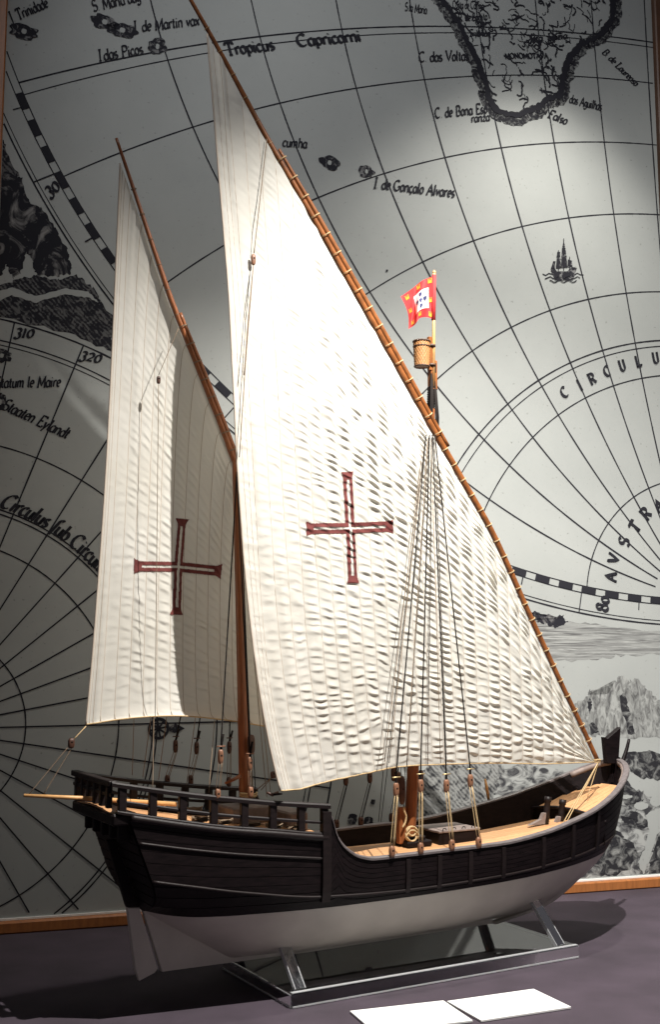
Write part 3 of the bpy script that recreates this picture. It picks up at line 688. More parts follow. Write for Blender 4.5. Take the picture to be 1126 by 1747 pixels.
# main deck planks
DECK = empty('main_deck'); DECK.parent = SHIP
def deck_plank(t0, t1, s0, s1, zf, parent, n=26, th=.003, margin=.009):
    s = np.linspace(s0, s1, 200); ok = (bt(s) - margin) > max(abs(t0), abs(t1))
    if ok.sum() < 4: return
    s = np.linspace(s[ok][0], s[ok][-1], n); V = []
    for t, dz in ((t0, -th), (t0 + .0004, 0), (t1 - .0004, 0), (t1, -th)): V += [Lp(a, t, float(zf(a, t)) + dz) for a in s]
    F = grid_faces(4, n) + [(0, n, 2*n, 3*n), (n-1, 4*n-1, 3*n-1, 2*n-1)]
    part('plank', (V, F), 'deck', parent, False)
zdk = lambda s, t: zc(s) - .026 * (t / .15)**2
for k in range(-11, 11): deck_plank(k*.0128, (k+1)*.0128, .072, .700, zdk, DECK, 26, .003, .013)
FORE = empty('fore_deck'); FORE.parent = SHIP
zfd = lambda s, t: .250 + .33 * (s - .70) - .010 * (t / .1)**2
for k in range(-8, 8): deck_plank(k*.0128, (k+1)*.0128, .695, .815, zfd, FORE, 12, .003, .017)
# front face of the raised fore deck
V = []
for t in np.linspace(-.108, .108, 15): V += [Lp(.694, t, float(zfd(.694, t)) + .001), Lp(.694, t, .19)]
part('fore_bulkhead', (V, [(2*i, 2*i+1, 2*i+3, 2*i+2) for i in range(14)]), 'hull', FORE, False)
part('deck_beam', tube([Lp(.6935, t, float(zfd(.694, t)) - .001) for t in np.linspace(-.112, .112, 12)], .0035, 6), 'rail', FORE)
# poop deck, its front bulkhead and overhanging stern platform
POOP = empty('poop_deck'); POOP.parent = SHIP
zpd = lambda s, t: zlow(s) + .002 - .012 * (t / .13)**2
for k in range(-10, 10): deck_plank(k*.0128, (k+1)*.0128, -.288, .070, zpd, POOP, 14)
V = []
for t in np.linspace(-.128, .128, 17): V += [Lp(.069, t, float(zpd(.069, t)) - .001), Lp(.069, t, .17)]
part('poop_bulkhead', (V, [(2*i, 2*i+1, 2*i+3, 2*i+2) for i in range(16)]), 'hull', POOP, False)
part('stern_platform', bevbox(Lp(-.270, 0, .3055), (EX, EY, EZ), (.0205, .101, .009), .003), 'hull', None, False)
for k in range(5):
    part('stern_bracket', bevbox(Lp(-.262, -.08 + .04*k, .285), (EX, EY, EZ), (.012, .005, .015), .002), 'hull', None, False)
# cap rail of the waist and bow, both sides
def strip_rail(P, wdt, th, m, name, parent=None, inward=None):
    """flat rail: P centre points (s,t,z), width across (towards the keel plane), thickness"""
    P = np.array(P, float); T = np.gradient(P, axis=0); T /= np.linalg.norm(T, axis=1)[:, None]
    N = np.cross(T, np.array([0, 0, 1.])); N /= np.linalg.norm(N, axis=1)[:, None]; c = th * .3; n = len(P)
    prof = [(-wdt/2, c), (-wdt/2 + c, 0), (wdt/2 - c, 0), (wdt/2, c), (wdt/2, th), (-wdt/2, th)]
    V = []
    for a, b in prof: V += list(L(P + N * a - np.array([0, 0, 1.]) * b))
    m_ = len(prof); F = [(k*n+i, k*n+i+1, ((k+1) % m_)*n+i+1, ((k+1) % m_)*n+i) for k in range(m_) for i in range(n-1)]
    F += [tuple(k*n for k in range(m_)), tuple(k*n+n-1 for k in range(m_))[::-1]]
    return part(name, (V, F), m, parent, False)
for side in (1, -1):
    s = np.r_[np.linspace(.066, .16, 20), np.linspace(.18, .74, 40), np.linspace(.755, .835, 18)]
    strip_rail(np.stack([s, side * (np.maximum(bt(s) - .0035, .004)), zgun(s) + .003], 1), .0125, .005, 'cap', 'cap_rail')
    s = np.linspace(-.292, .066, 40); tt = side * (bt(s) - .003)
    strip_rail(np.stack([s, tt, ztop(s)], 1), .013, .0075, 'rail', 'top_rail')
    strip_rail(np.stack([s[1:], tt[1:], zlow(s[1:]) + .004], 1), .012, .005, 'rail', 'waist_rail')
    zmid = lambda s: zlow(s) + .44 * (ztop(s) - zlow(s))
    strip_rail(np.stack([s[1:], tt[1:], zmid(s[1:])], 1), .0045, .0048, 'rail', 'mid_rail')
    for s_ in (-.275, -.228, -.181, -.131, -.081, -.033, .016, .057):
        z0, z1 = float(zlow(s_)) + .0035, float(ztop(s_)) - .007
        part('stanchion', bevbox(Lp(s_, side*(float(bt(s_)) - .003), (z0+z1)/2), (EX, EY, EZ), (.0062, .0045, (z1-z0)/2), .001), 'rail', None, False)
# taffrail
zT, zL = float(ztop(-.289)), float(zlow(-.289))
part('taffrail', bevbox(Lp(-.289, 0, zT - .0034), (EX, EY, EZ), (.0065, .096, .0042), .001), 'rail', None, False)
part('taffrail', bevbox(Lp(-.289, 0, zL + .0245), (EX, EY, EZ), (.0028, .095, .0028), .0008), 'rail', None, False)
for k in range(6):
    part('stanchion', bevbox(Lp(-.289, -.078 + .0312*k, (zT+zL)/2 - .002), (EX, EY, EZ), (.0042, .0055, (zT-zL)/2 - .006), .001), 'rail', None, False)
# bow: stem head board, curved horn
sh_ = sp([(1032.6, 1257.7), (1037, 1260), (1060, 1240.7), (1057, 1290.7), (1056, 1303), (1037, 1303)], .006)
plate([(p[0], p[2]) for p in sh_], .006, 'hull', 'stem_head', None, .0010)
hp = sp([(1048, 1338), (1056, 1318), (1064, 1296), (1070, 1278), (1074, 1261)], 0)
part('stem_horn', tube(L(polycrv(hp)(np.linspace(0, 1, 14))), np.linspace(.0062, .0031, 14), 8), 'hull')
# inner bow knee (its spotlit paleness is put into the wood colour)
V = []
for side in (1, -1):
    pass
part('breast_hook', merge([tube(L(np.stack([np.linspace(.775, .832, 10), sd*np.maximum(bt(np.linspace(.775, .832, 10)) - .009, .0), zgun(np.linspace(.775, .832, 10)) - .004], 1)), .0065, 8) for sd in (1, -1)]), 'grey')

# ------------------------------------------------ deck furniture
def ropecoil(c, r, n, m, name, rr=.0013, turns=4, parent=None):
    an = np.linspace(0, 2*math.pi*turns, n); k = vnoise(an*1.3, an*0 + c[0]*50, 9)
    P = np.stack([c[0] + (r + .006*(k-.5))*np.cos(an), c[1] + (r*.8 + .006*(k-.5))*np.sin(an), c[2] + .004*k + an/an[-1]*.006], 1)
    return part(name, tube(P, rr, 5), m, parent)
mf = np.array([.313, 0, .209])
part('mast_step', bevbox(Lp(.318, 0, .2125), (EX, EY, EZ), (.027, .03, .005), .002), 'hull', None, False)
part('mast_collar', bevbox(Lp(.318, 0, .2205), (EX, EY, EZ), (.019, .020, .004), .0015), 'rail', None, False)
part('knight_head', bevbox(Lp(.292, .006, .245), (EX, EY, EZ), (.0075, .0075, .033), .002), 'mast', None, False)
for zz_, r_ in ((.228, .012), (.236, .010)):
    c_ = Lp(.302, .026, zz_); an = np.linspace(0, 6*math.pi, 60)
    part('rope_coil', tube(np.stack([c_[0] + (r_ + .002*np.sin(an*2.3))*np.cos(an), c_[1] + .002*np.sin(an*1.7), c_[2] + r_*.8*np.sin(an)], 1), .0016, 5), 'rope')
part('rope_end', tube(L(polycrv(sp([(687, 1412), (692, 1402), (693, 1392), (690, 1384), (689, 1376)], .02))(np.linspace(0, 1, 14))), .0018, 6), 'rope')
# hatch
HZ = .228
HT = part('hatch', bevbox(Lp(.408, -.012, .215), (EX, EY, EZ), (.046, .040, .0125), .0015), 'hull', None, False)
part('hatch_cover', bevbox(Lp(.408, -.012, .2295), (EX, EY, EZ), (.0475, .0415, .0020), .0008), 'grey', HT, False)
for k in range(4):
    an = np.linspace(0, math.pi, 9)
    part('ring_bolt', tube([Lp(.375 + .022*k + .004*math.cos(x), .026, .2315 + .004*math.sin(x)) for x in an], .0008, 5), 'shroud', HT)
# bitts with knees
for (pt, pb) in (((936, 1359), (931, 1402)), ((961, 1364), (956, 1408))):
    a = sp([pb], 0)[0]; b = sp([pt], 0)[0]; a[2] -= .004
    BT = part('bitt', tube(L([a, a + (b-a)*.55, a + (b-a)*.8, a + (b-a)*.83, b]), [.0068, .0062, .0058, .0074, .0070], 12), 'rail')
    K = [(a[0] - .006, a[2] + .022), (a[0] - .012, a[2] + .010), (a[0] - .032, a[2] + .004), (a[0] - .044, a[2]), (a[0] + .004, a[2]), (a[0] + .004, a[2] + .022)]
    kn = plate(K, .0045, 'grey', 'knee', BT)
# thole pin at far gunwale, poop furniture
part('thole_pin', tube(L(sp([(834, 1364), (831, 1345), (828, 1329)], -.147)), [.0030, .0034, .0022], 8), 'pole')
part('companion_hatch', bevbox(Lp(-.035, .02, .290), (EX, EY, EZ), (.035, .030, .014), .003), 'grey', None, False)
part('bulkhead_locker', bevbox(Lp(.045, .0, .276), (EX, EY, EZ), (.018, .070, .016), .003), 'grey', None, False)
for (x_, t_, r_) in ((-.14, .085, .013), (-.10, .088, .011), (-.055, .095, .013), (-.015, .098, .012), (.02, .10, .010), (-.09, -.06, .014), (-.17, -.02, .012)):
    ropecoil((x_, -t_, float(zpd(x_, t_)) + .005), r_, 70, 'thin', 'rope_coil')
part('outrigger', tube(L(sp([(40, 1357), (138, 1361.5), (300, 1372)], 0)), [.0026, .0034, .0038], 10), 'pole')
part('tiller', tube(L(sp([(384, 1336), (398, 1330), (410, 1323)], .02)), [.002, .003, .0035], 8), 'mast')

# ------------------------------------------------ masts and spars
def spar(name, P, r, m, seg=14, n=40):
    q = np.linspace(0, 1, n); return part(name, tube(L(polycrv(P)(q)), np.interp(q, np.linspace(0, 1, len(r)), r), seg), m)
MM = spar('main_mast', [(.313, 0, .205), (.345, 0, .62), (.374, 0, 1.03)], [.0112, .0105, .0085], 'mast')
MZ = spar('mizzen_mast', sp([(418, 1385), (411, 1080), (402, 786)], 0), [.0100, .0090, .0066], 'mast')
# main yard: vertical plane through tack and mast crossing
ty = lambda s: .012 + (.78 - np.asarray(s)) * .030
def on_yard(px):
    out = []
    for p in px:
        t = .03
        for _ in range(12): t = float(ty(sp([p], t)[0][0]))
        out.append(sp([p], t)[0])
    return np.array(out)
Yp = on_yard([(1021, 1299), (990, 1232), (960, 1170), (930, 1105), (900, 1040), (870, 972), (840, 908), (787, 815), (730, 716), (665, 600), (600, 486), (528, 360), (455, 235), (390, 115), (325, 0), (290, -60)])
YC = polycrv(Yp)
q = np.linspace(0, 1, 90)
YARD = part('main_yard', tube(L(YC(q)), np.interp(q, [0, .3, .55, .8, 1], [.0046, .0060, .0066, .0050, .0030]), 12), 'yard')
q2 = np.linspace(.42, .79, 50); P2 = YC(q2) + np.array([.0058, .004, .0055])
part('yard_splice', tube(L(P2), np.interp(q2, [.42, .5, .7, .79], [.0038, .0052, .0048, .0028]), 10), 'yard', YARD)
def rings(curve, qs, r, rr, m, parent, name, width=1):
    for q_ in qs:
        c_ = curve(np.array([q_]))[0]; d = curve(np.array([min(1, q_+.004)]))[0] - curve(np.array([max(0, q_-.004)]))[0]; d /= np.linalg.norm(d)
        u = np.cross(d, [0, 1, 0]); u /= np.linalg.norm(u); w = np.cross(d, u); an = np.linspace(0, 2*math.pi*width, 12*width + 1)
        P = np.array([c_ + r*(math.cos(x)*u + math.sin(x)*w) + d*rr*1.6*(x/(2*math.pi) - width/2) for x in an])
        part(name, tube(L(P), rr, 5), m, parent)
rings(lambda q_: YC(q_) + np.array([.003, .002, .003]), np.linspace(.44, .78, 16), .0096, .0006, 'rope', YARD, 'lashing', 2)
rings(YC, np.r_[np.linspace(.03, .42, 20)], .0074, .0006, 'rope', YARD, 'lashing', 2)
rings(YC, np.r_[np.linspace(.80, .93, 6)], .0054, .0005, 'rope', YARD, 'lashing', 1)
# sail robands between yard and cloth
# mizzen yard
tm = -.014
Zp = np.array([sp([p], tm)[0] for p in [(198, 236), (230, 330), (262, 425), (296, 523), (320, 583), (345, 645), (372, 712), (400, 785), (450, 905), (500, 1020), (550, 1130), (604, 1256)]])
ZC = polycrv(Zp)
ZY = part('mizzen_yard', tube(L(ZC(q)), np.interp(q, [0, .3, .55, .8, 1], [.0026, .0050, .0068, .0052, .0038]), 12), 'mast')
q3 = np.linspace(.28, .62, 40)
part('yard_splice', tube(L(ZC(q3) + np.array([.0045, .003, .0030])), np.interp(q3, [.28, .4, .62], [.0035, .0048, .0035]), 10), 'mast', ZY)
rings(ZC, np.linspace(.08, .28, 6), .0047, .0004, 'thin', ZY, 'lashing', 2)
rings(lambda q_: ZC(q_) + np.array([.002, .0015, .0015]), np.linspace(.3, .62, 12), .0078, .0006, 'thin', ZY, 'lashing', 2)

# ------------------------------------------------ sails
def make_sail(name, headpx, leechpx, footpx, th, tl, tf, npan, nc, nr, amp, lam, belly, seed, seam_m):
    """head from tack to peak, leech from peak to clew, foot from tack to clew; lateral offsets given per curve"""
    H = polycrv(headpx if th is None else [sp([p], t)[0] for p, t in zip(headpx, th)])
    Fo = polycrv([sp([p], t)[0] for p, t in zip(footpx, tf)]); Le = polycrv([sp([p], t)[0] for p, t in zip(leechpx, tl)])
    def smooth(u, v):
        u = np.asarray(u, float); v = np.asarray(v, float)
        a = H(u); b = Fo(u); X = a + (b - a) * v[..., None]
        # bend columns towards the leech curve near u = 1
        one = np.ones_like(u); lc = Le(v); st_ = H(one) + (Fo(one) - H(one)) * v[..., None]
        X = X + (lc - st_) * (u**4)[..., None]
        ln = np.linalg.norm(b - a, axis=-1)
        X[..., 1] += belly * np.maximum(np.sin(math.pi * np.clip(v, 0, 1)), 0)**.35 * np.maximum(np.sin(math.pi * u), 0)**.55
        return X, ln
    def pucker(u, v, ln):
        a = u * npan; k = np.floor(np.clip(a, 0, npan - 1e-6)); fa = a - k; l = (v - 1) * ln + 2.0
        jit = vnoise(k * 3.17, k * 1.7, seed); jn = vnoise(k * 5.1 + fa * .4, l / .021, seed + 1); slow = vnoise(u * 7, v * 7, seed + 2)
        slope = np.interp(v, [0, .2, .5, .8, 1], [2.2, 1.5, .75, .35, .12]) * np.interp(u, [0, .35, .75, 1], [1.1, 1.0, .8, .4]) + .25 * (vnoise(k * 1.3, l / .03, seed + 12) - .5)
        ph = l / (lam * (.8 + .4 * jit)) + slope * 1.15 * (fa - .5) + jit * 3 + 1.1 * vnoise(k * 2.9 + 4 + fa * .5, l / .035, seed + 3) + .22 * vnoise(a * 3.1, l / .008, seed + 13)
        x = ph - np.floor(ph); shp = np.where(x < .66, (x / .66)**1.3, 1 - ((x - .66) / .34)**2 * (3 - 2 * (x - .66) / .34))
        env = np.sin(math.pi * fa)**.8 * np.clip(1.4 * jn + .08, .2, 1.3) * (.65 + .6 * slow)
        reg = np.interp(u, [0, .08, .2, .6, .82, .92, 1], [.25, .7, 1.0, 1.05, .7, .25, .05]) * np.interp(v, [0, .02, .08, .93, 1], [.3, .8, 1, 1, .5])
        reg = reg * np.interp(v, [0, .35, .6], np.array([1.2, 1.15, 1.0])) * np.where(u > .55, np.interp(v, [0, .25, .55], [.5, .75, 1]), 1)
        h = amp * reg * env * shp
        h = h + amp * .35 * np.sin(math.pi * fa) * (.4 + vnoise(k * 1.9, l / .12, seed + 4)) * np.interp(u, [0, .1], [0, 1])
        # long folds running into the tack, and hanging folds near the leech
        h = h + amp * .55 * np.sin(2*math.pi*(v*9 + 1.8*vnoise(u*4, v*7, seed + 5))) * np.interp(u, [0, .06, .2, .36], [.15, .6, .7, 0]) * np.interp(v, [0, .1, .9, 1], [.2, 1, 1, .3])
        h = h + amp * 1.7 * (vnoise(a * 1.6 + 2 * vnoise(a, v * 3, seed + 8), v * 5, seed + 6) - .5) * np.interp(u, [.55, .8, 1], [0, .8, 1.2])
        h = h + amp * .30 * (vnoise(a * 1.7 + 3, l / .011, seed + 7) - .5)
        return h
    def surf(u, v, lift=0.0):
        X, ln = smooth(u, v); X[..., 1] += pucker(u, v, ln) + lift; return X
    root = empty(name); root.parent = SHIP
    vv = np.linspace(0, 1, nr)
    for k in range(npan):
        uu = (k + np.linspace(0, 1, nc + 1)) / npan
        rows_ = nr if k > npan * .25 else max(60, int(nr * (.25 + .75 * k / (npan * .25)))); v_ = np.linspace(0, 1, rows_)
        U, Vv = np.meshgrid(np.clip(uu, 1e-5, 1 - 1e-6), v_)
        X = surf(U + 0, Vv)
        part('sail_panel', (L(X.reshape(-1, 3)), grid_faces(rows_, nc + 1)), 'sail', root)
    for k in range(1, npan):
        v_ = np.linspace(.0, 1, max(12, int(90 * min(1, k / npan * 2)))); X = surf(np.full_like(v_, k / npan), v_)
        part('seam', tube(L(X), .00065, 4, False), seam_m, root)
    # bolt ropes round the edges
    e = np.linspace(0, 1, 140)
    part('bolt_rope', tube(L(surf(np.full_like(e, .99999), e)), .0016, 6), 'seam', root)
    part('bolt_rope', tube(L(surf(np.clip(e, 1e-4, .9999), np.full_like(e, 1.0))), .0013, 6), 'rope', root)
    for uo in (.988, .976):
        part('hem', tube(L(surf(np.full_like(e, uo), e)), .0006, 4, False), seam_m, root)
    return root, surf, smooth
# main sail
hq = np.linspace(.004, .905, 26)
headM = YC(hq) + np.array([-.006, .001, -.009])
leechM = [(353, 58), (361, 150), (369, 250), (379, 370), (389, 500), (397, 640), (404, 760), (411, 870), (420, 1000), (430, 1100), (446, 1205), (464, 1290), (479, 1349)]
footM = [(1014, 1300), (930, 1303), (850, 1302), (760, 1304), (680, 1309), (600, 1326), (540, 1341), (500, 1352), (479, 1354)]
MS, surfM, smM = make_sail('main_sail', headM, leechM, footM, None, np.linspace(.046, .142, len(leechM)), [.014, .024, .036, .048, .064, .088, .108, .128, .142], 28, 9, 800, .0042, .0140, .004, 1, 'seam')
leechZ = [(205, 278), (197, 450), (190, 620), (180, 800), (168, 980), (157, 1120), (146, 1236)]
footZ = [(597, 1262), (520, 1250), (445, 1238), (380, 1228), (300, 1222), (220, 1227), (146, 1239)]
hz = np.linspace(.985, .045, 22); headZ = ZC(hz) + np.array([-.004, .0, -.006])
ZS, surfZ, smZ = make_sail('mizzen_sail', headZ, leechZ, footZ, None, np.linspace(tm, -.004, len(leechZ)), np.linspace(tm, -.004, len(footZ)), 20, 8, 460, .0022, .0165, -.040, 40, 'seam')

# crosses sewn on the sails
def cross_on(root, surf, smooth, u0, u1, v0, v1, mask, nu, nv):
    uu = np.linspace(u0, u1, nu); vv = np.linspace(v0, v1, nv); U, Vv = np.meshgrid(uu, vv)
    X, _ = smooth(U, Vv); px = project(to_world(X.reshape(-1, 3))).reshape(nv, nu, 2)
    cpx = (px[:-1, :-1] + px[1:, 1:] + px[1:, :-1] + px[:-1, 1:]) / 4; ok = mask(cpx[..., 0], cpx[..., 1])
    S = surf(U, Vv, .0011).reshape(-1, 3)
    F = [(r*nu+c_, r*nu+c_+1, (r+1)*nu+c_+1, (r+1)*nu+c_) for r, c_ in zip(*np.nonzero(ok))]
    used = sorted({i for f in F for i in f}); mp = {i: k for k, i in enumerate(used)}
    mesh_obj('cross', L(S[used]), [tuple(mp[i] for i in f) for f in F], 'crossred', root)
def cross_mask(c, rgt, lft, top, bot, wh, wv, slot, flare):
    c, rgt, lft, top, bot = [np.array(v, float) for v in (c, rgt, lft, top, bot)]
    def f(x, y):
        out = np.zeros(x.shape, bool)
        hx, hy, hole = [], [], np.zeros(x.shape, bool)
        for e, w in ((rgt, wh), (lft, wh), (top, wv), (bot, wv)):
            d = e - c; ln = np.hypot(*d); d /= ln; nn = np.array([-d[1], d[0]])
            a = (x - c[0])*d[0] + (y - c[1])*d[1]; b = np.abs((x - c[0])*nn[0] + (y - c[1])*nn[1])
            wid = w + flare * np.clip((a - (ln - 11)) / 11, 0, 1)**1.3
            out |= (a > 0) & (a < ln) & (b < wid)
            hole |= (a > -slot) & (a < ln - 13) & (b < slot)
        return out & ~hole
    return f
def find_uv(smooth, p):
    U, Vv = np.meshgrid(np.linspace(.02, .98, 120), np.linspace(.02, .98, 120)); X, _ = smooth(U, Vv); px = project(to_world(X.reshape(-1, 3)))
    i = np.argmin(np.hypot(px[:, 0]-p[0], px[:, 1]-p[1])); return U.ravel()[i], Vv.ravel()[i]
for root, surf, smooth, c_, ends, ww in ((MS, surfM, smM, (597, 901), ((670, 898), (522, 902), (592, 805), (602, 995)), (9, 7.6, 2.3, 3.2)),
                                        (ZS, surfZ, smZ, (303, 967), ((377, 975), (228, 966), (310, 885), (300, 1049)), (8.5, 7, 2.2, 4.8))):
    uvs = np.array([find_uv(smooth, p) for p in ends] + [find_uv(smooth, (ends[0][0]+4, ends[2][1]-4)), find_uv(smooth, (ends[1][0]-4, ends[3][1]+4))])
    u0, v0 = uvs.min(0) - .02; u1, v1 = uvs.max(0) + .02
    cross_on(root, surf, smooth, u0, u1, v0, v1, cross_mask(c_, *ends, *ww), 260, 300)

# ------------------------------------------------ masthead: rope woldings, basket, pole, flag
part('wolding', tube(L(polycrv([(.3705, 0, .985), (.373, 0, 1.02), (.376, 0, 1.075)])(np.linspace(0, 1, 60))), .0078 + .0008*np.sin(np.arange(60)*2.1), 12), 'shroud', MM)
part('masthead', bevbox(Lp(.3785, 0, 1.098), (EX, EY, EZ), (.0075, .0075, .030), .0015), 'yard', MM, False)
part('masthead_strut', bevbox(Lp(.370, 0.004, 1.140), (EX, EY, EZ), (.0042, .0042, .034), .001), 'yard', MM, False)
part('sheave_slot', bevbox(Lp(.3800, .0062, 1.112), (EX, EY, EZ), (.0028, .0018, .010), .0008), 'shroud', MM, False)
for dx, z0, z1 in ((-.010, .96, 1.10), (-.006, .95, 1.09), (.005, .945, 1.085), (.010, .955, 1.07)):
    part('shroud_eye', tube([Lp(.372 + dx, .010, z0), Lp(.374 + dx*.9, .0115, (z0+z1)/2), Lp(.377 + dx*.5, .006, z1)], .0019, 6), 'shroud', MM)
POLE = part('flagpole', tube(L(sp([(739.5, 660), (741, 463)], .006)), [.0036, .0030], 10), 'pole')
part('pole_tip', tube(L(sp([(741, 467), (741.1, 464), (741.2, 461)], .006)), [.0030, .0040, .0012], 8), 'pole', POLE)
for y_ in (590, 623): part('pole_band', tube(L(sp([(736, y_-1.6), (736, y_+1.6)], .004)), .0085, 12), 'wdark', POLE)
# wicker basket
bc = sp([(720, 626)], .0)[0]; bt_ = sp([(720, 583)], .0)[0]; hB = bt_[2] - bc[2]
BK = empty('crow_nest_basket', tuple(Lp(*bc))); BK.parent = SHIP
NT, NRr = 72, 44; V = []
for r in range(NRr):
    z = hB * r / (NRr - 1); R0 = .0142 + .0022 * r / (NRr - 1)
    row = int(r / 4); pr = math.sin(math.pi * (r % 4 + .5) / 4)
    for k in range(NT):
        an = 2*math.pi*k/NT; V.append((
            (R0 + .0010*pr*math.sin(an*18 + math.pi*row))*math.cos(an), (R0 + .0010*pr*math.sin(an*18 + math.pi*row))*math.sin(an), z))
F = [(r*NT+k, r*NT+(k+1) % NT, (r+1)*NT+(k+1) % NT, (r+1)*NT+k) for r in range(NRr-1) for k in range(NT)]
F.append(tuple(range(NT)))
mesh_obj('wicker_wall', V, F, 'wicker', BK)
an = np.linspace(0, 2*math.pi, 40)
for nm, R0, z, rr, m_ in (('rim', .0166, hB, .0017, 'wdark'), ('rim', .0164, hB*.80, .0012, 'wdark'), ('rim', .0146, .001, .0015, 'wdark')):
    mesh_obj(nm, *tube(np.stack([R0*np.cos(an), R0*np.sin(an), np.full(40, z) + .0004*np.sin(an*14)], 1), rr, 6, False), m_, BK)
# flag
FL = empty('flag'); FL.parent = SHIP
topE = polycrv([(740, 471), (722, 478), (704, 492), (684, 506)]); botE = polycrv([(738.5, 544), (727, 541), (716, 543), (708, 554), (697, 561)])
def flag_pt(u, v, lift=0.0):
    u = np.asarray(u, float); v = np.asarray(v, float)
    P = topE(u) + (botE(u) - topE(u)) * v[..., None]
    P[..., 0] += 9 * np.sin(v*3.1) * u**2 * .6
    t = .006 + .017*u**.7*np.sin(2*math.pi*(u*1.25 - v*.55 + .08)) + lift
    return np.array([sp([p], tt)[0] for p, tt in zip(P.reshape(-1, 2), t.ravel())])
def flag_patch(name, u0, u1, v0, v1, m, lift, nu=12, nv=12, mask=None):
    U, Vv = np.meshgrid(np.linspace(u0, u1, nu), np.linspace(v0, v1, nv)); S = flag_pt(U, Vv, lift)
    F = [f for f in grid_faces(nv, nu)]
    if mask is not None: F = [f for f in F if mask((f[0] % nu + .5)/(nu-1), (f[0]//nu + .5)/(nv-1))]
    used = sorted({i for f in F for i in f}); mp = {i: k for k, i in enumerate(used)}
    return mesh_obj(name, L(S[used]), [tuple(mp[i] for i in f) for f in F], m, FL)
flag_patch('flag_field', 0, 1, 0, 1, 'red', 0, 26, 26)
flag_patch('flag_panel', .14, .66, .24, .76, 'white', .0007, 16, 16)
castle = lambda x, y: (y > .42) or (x < .22) or (x > .78) or (.4 < x < .6)
for u_, v_ in ((.10, .08), (.45, .09), (.85, .12), (.88, .50), (.83, .88), (.45, .87), (.08, .55), (.08, .90)):
    flag_patch('flag_castle', u_-.055, u_+.055, v_-.06, v_+.06, 'yellow', .0008, 10, 10, castle)
shield = lambda x, y: y < 1 - (abs(x - .5)*2)**2 * .55
for u_, v_ in ((.40, .50), (.26, .50), (.54, .50), (.40, .34), (.40, .66)):
    flag_patch('flag_shield', u_-.052, u_+.052, v_-.062, v_+.062, 'blue', .0013, 9, 9, shield)
part('flag_sleeve', tube(L(sp([(740.8, 469), (739.8, 546)], .006)), .0043, 8), 'red', FL)

# ------------------------------------------------ rigging
def block_mesh(c, w, h, d):
    """rounded shell of a pulley block centred at c"""
    V, F = [], []; nr, ns = 9, 14
    for r in range(nr):
        ph = -math.pi/2 + math.pi*r/(nr-1); cr = max(.02, abs(math.cos(ph)))**.55; z = math.copysign(abs(math.sin(ph))**.75, math.sin(ph))
        for k in range(ns):
            an = 2*math.pi*k/ns; cx = math.copysign(abs(math.cos(an))**.6, math.cos(an)); cy = math.copysign(abs(math.sin(an))**.6, math.sin(an))
            V.append((c[0] + w*cr*cx, c[1] + d*cr*cy, c[2] + h*z))
    F = [(r*ns+k, r*ns+(k+1) % ns, (r+1)*ns+(k+1) % ns, (r+1)*ns+k) for r in range(nr-1) for k in range(ns)] + [tuple(range(ns))[::-1], tuple((nr-1)*ns+k for k in range(ns))]
    return V, F
def block(P, w=.0050, h=.0112, d=.0036, m='block'):
    c = Lp(*P); B_ = part('block', block_mesh(c, w, h, d), m)
    side = -1 if P[1] > 0 else 1
    part('sheave', tube([c + np.array([0, side*(d*1.05), .002]), c + np.array([0, -side*(d*1.05), .002])], .0016, 8), 'shroud', B_)
    return B_
def rope(name, pts, r, m, n=16, sag=0.0):
    pts = [np.array(p, float) for p in pts]
    P = line3(pts[0], pts[1], n, sag) if len(pts) == 2 else polycrv(pts)(np.linspace(0, 1, n))
    return part(name, tube(L(P), r, 5), m)
def tackle(top, up, low, m_up, m_low, r=.0007, col='rope', sw=.0050):
    """shroud end: upper block, lower block at the rail, falls between"""
    block(up, sw, .0115, .0038, m_up); block(low, sw*1.05, .0095, .0042, m_low)
    d = .0032
    V, F = merge([tube(L(line3(np.array(up) + [dx, dt, -.008], np.array(low) + [dx2, dt, .007], 6)), r, 5) for dx, dx2, dt in ((-d, -d*1.2, .001), (d*.2, d*.1, .0025), (d, d*1.2, .001))])
    part('tackle_fall', (V, F), col)
mh = np.array([.372, .010, .995])
near_low = [(.178, .150, .2285), (.234, .1525, .2295), (.297, .155, .2300), (.353, .157, .2300)]
near_up = [sp([p], .147)[0] for p in ((676, 1347), (718, 1341), (762, 1341), (803, 1332))]
hd = [sp([p], .034)[0] for p in ((727, 742), (733, 742), (738, 742), (742, 742))]
for lo, up, h_ in zip(near_low, near_up, hd):
    tackle(None, up, lo, 'block', 'block')
    t_ = up + np.array([0, 0, .020])
    rope('shroud', [h_, t_], .0013, 'shroud', 20); rope('shroud_tail', [t_, up + np.array([0, 0, .009])], .0022, 'shroud', 5)
    part('toggle', tube([Lp(*(t_ + [-.008, .001, 0])), Lp(*(t_ + [.008, .001, .0004]))], .0012, 6), 'metal')
for p in ((590, 1330), (631, 1326)):
    up = sp([p], -.145)[0]; lo = np.array([up[0] - .018, -.150, .2305]); lo[2] = float(zgun(lo[0])) + .010
    tackle(None, up, lo, 'dblock', 'dblock', .0007, 'shroud')
    rope('shroud', [(.372, -.014, .99), up + np.array([0, 0, .010])], .0013, 'shroud', 20)
for s_ in (.385, .44):
    up = np.array([s_, -.143, .312]); lo = np.array([s_ - .010, -.153, float(zgun(s_)) + .010]); tackle(None, up, lo, 'dblock', 'dblock', .0007, 'shroud')
    rope('shroud', [(.372, -.014, .99), up + np.array([0, 0, .010])], .0013, 'shroud', 20)
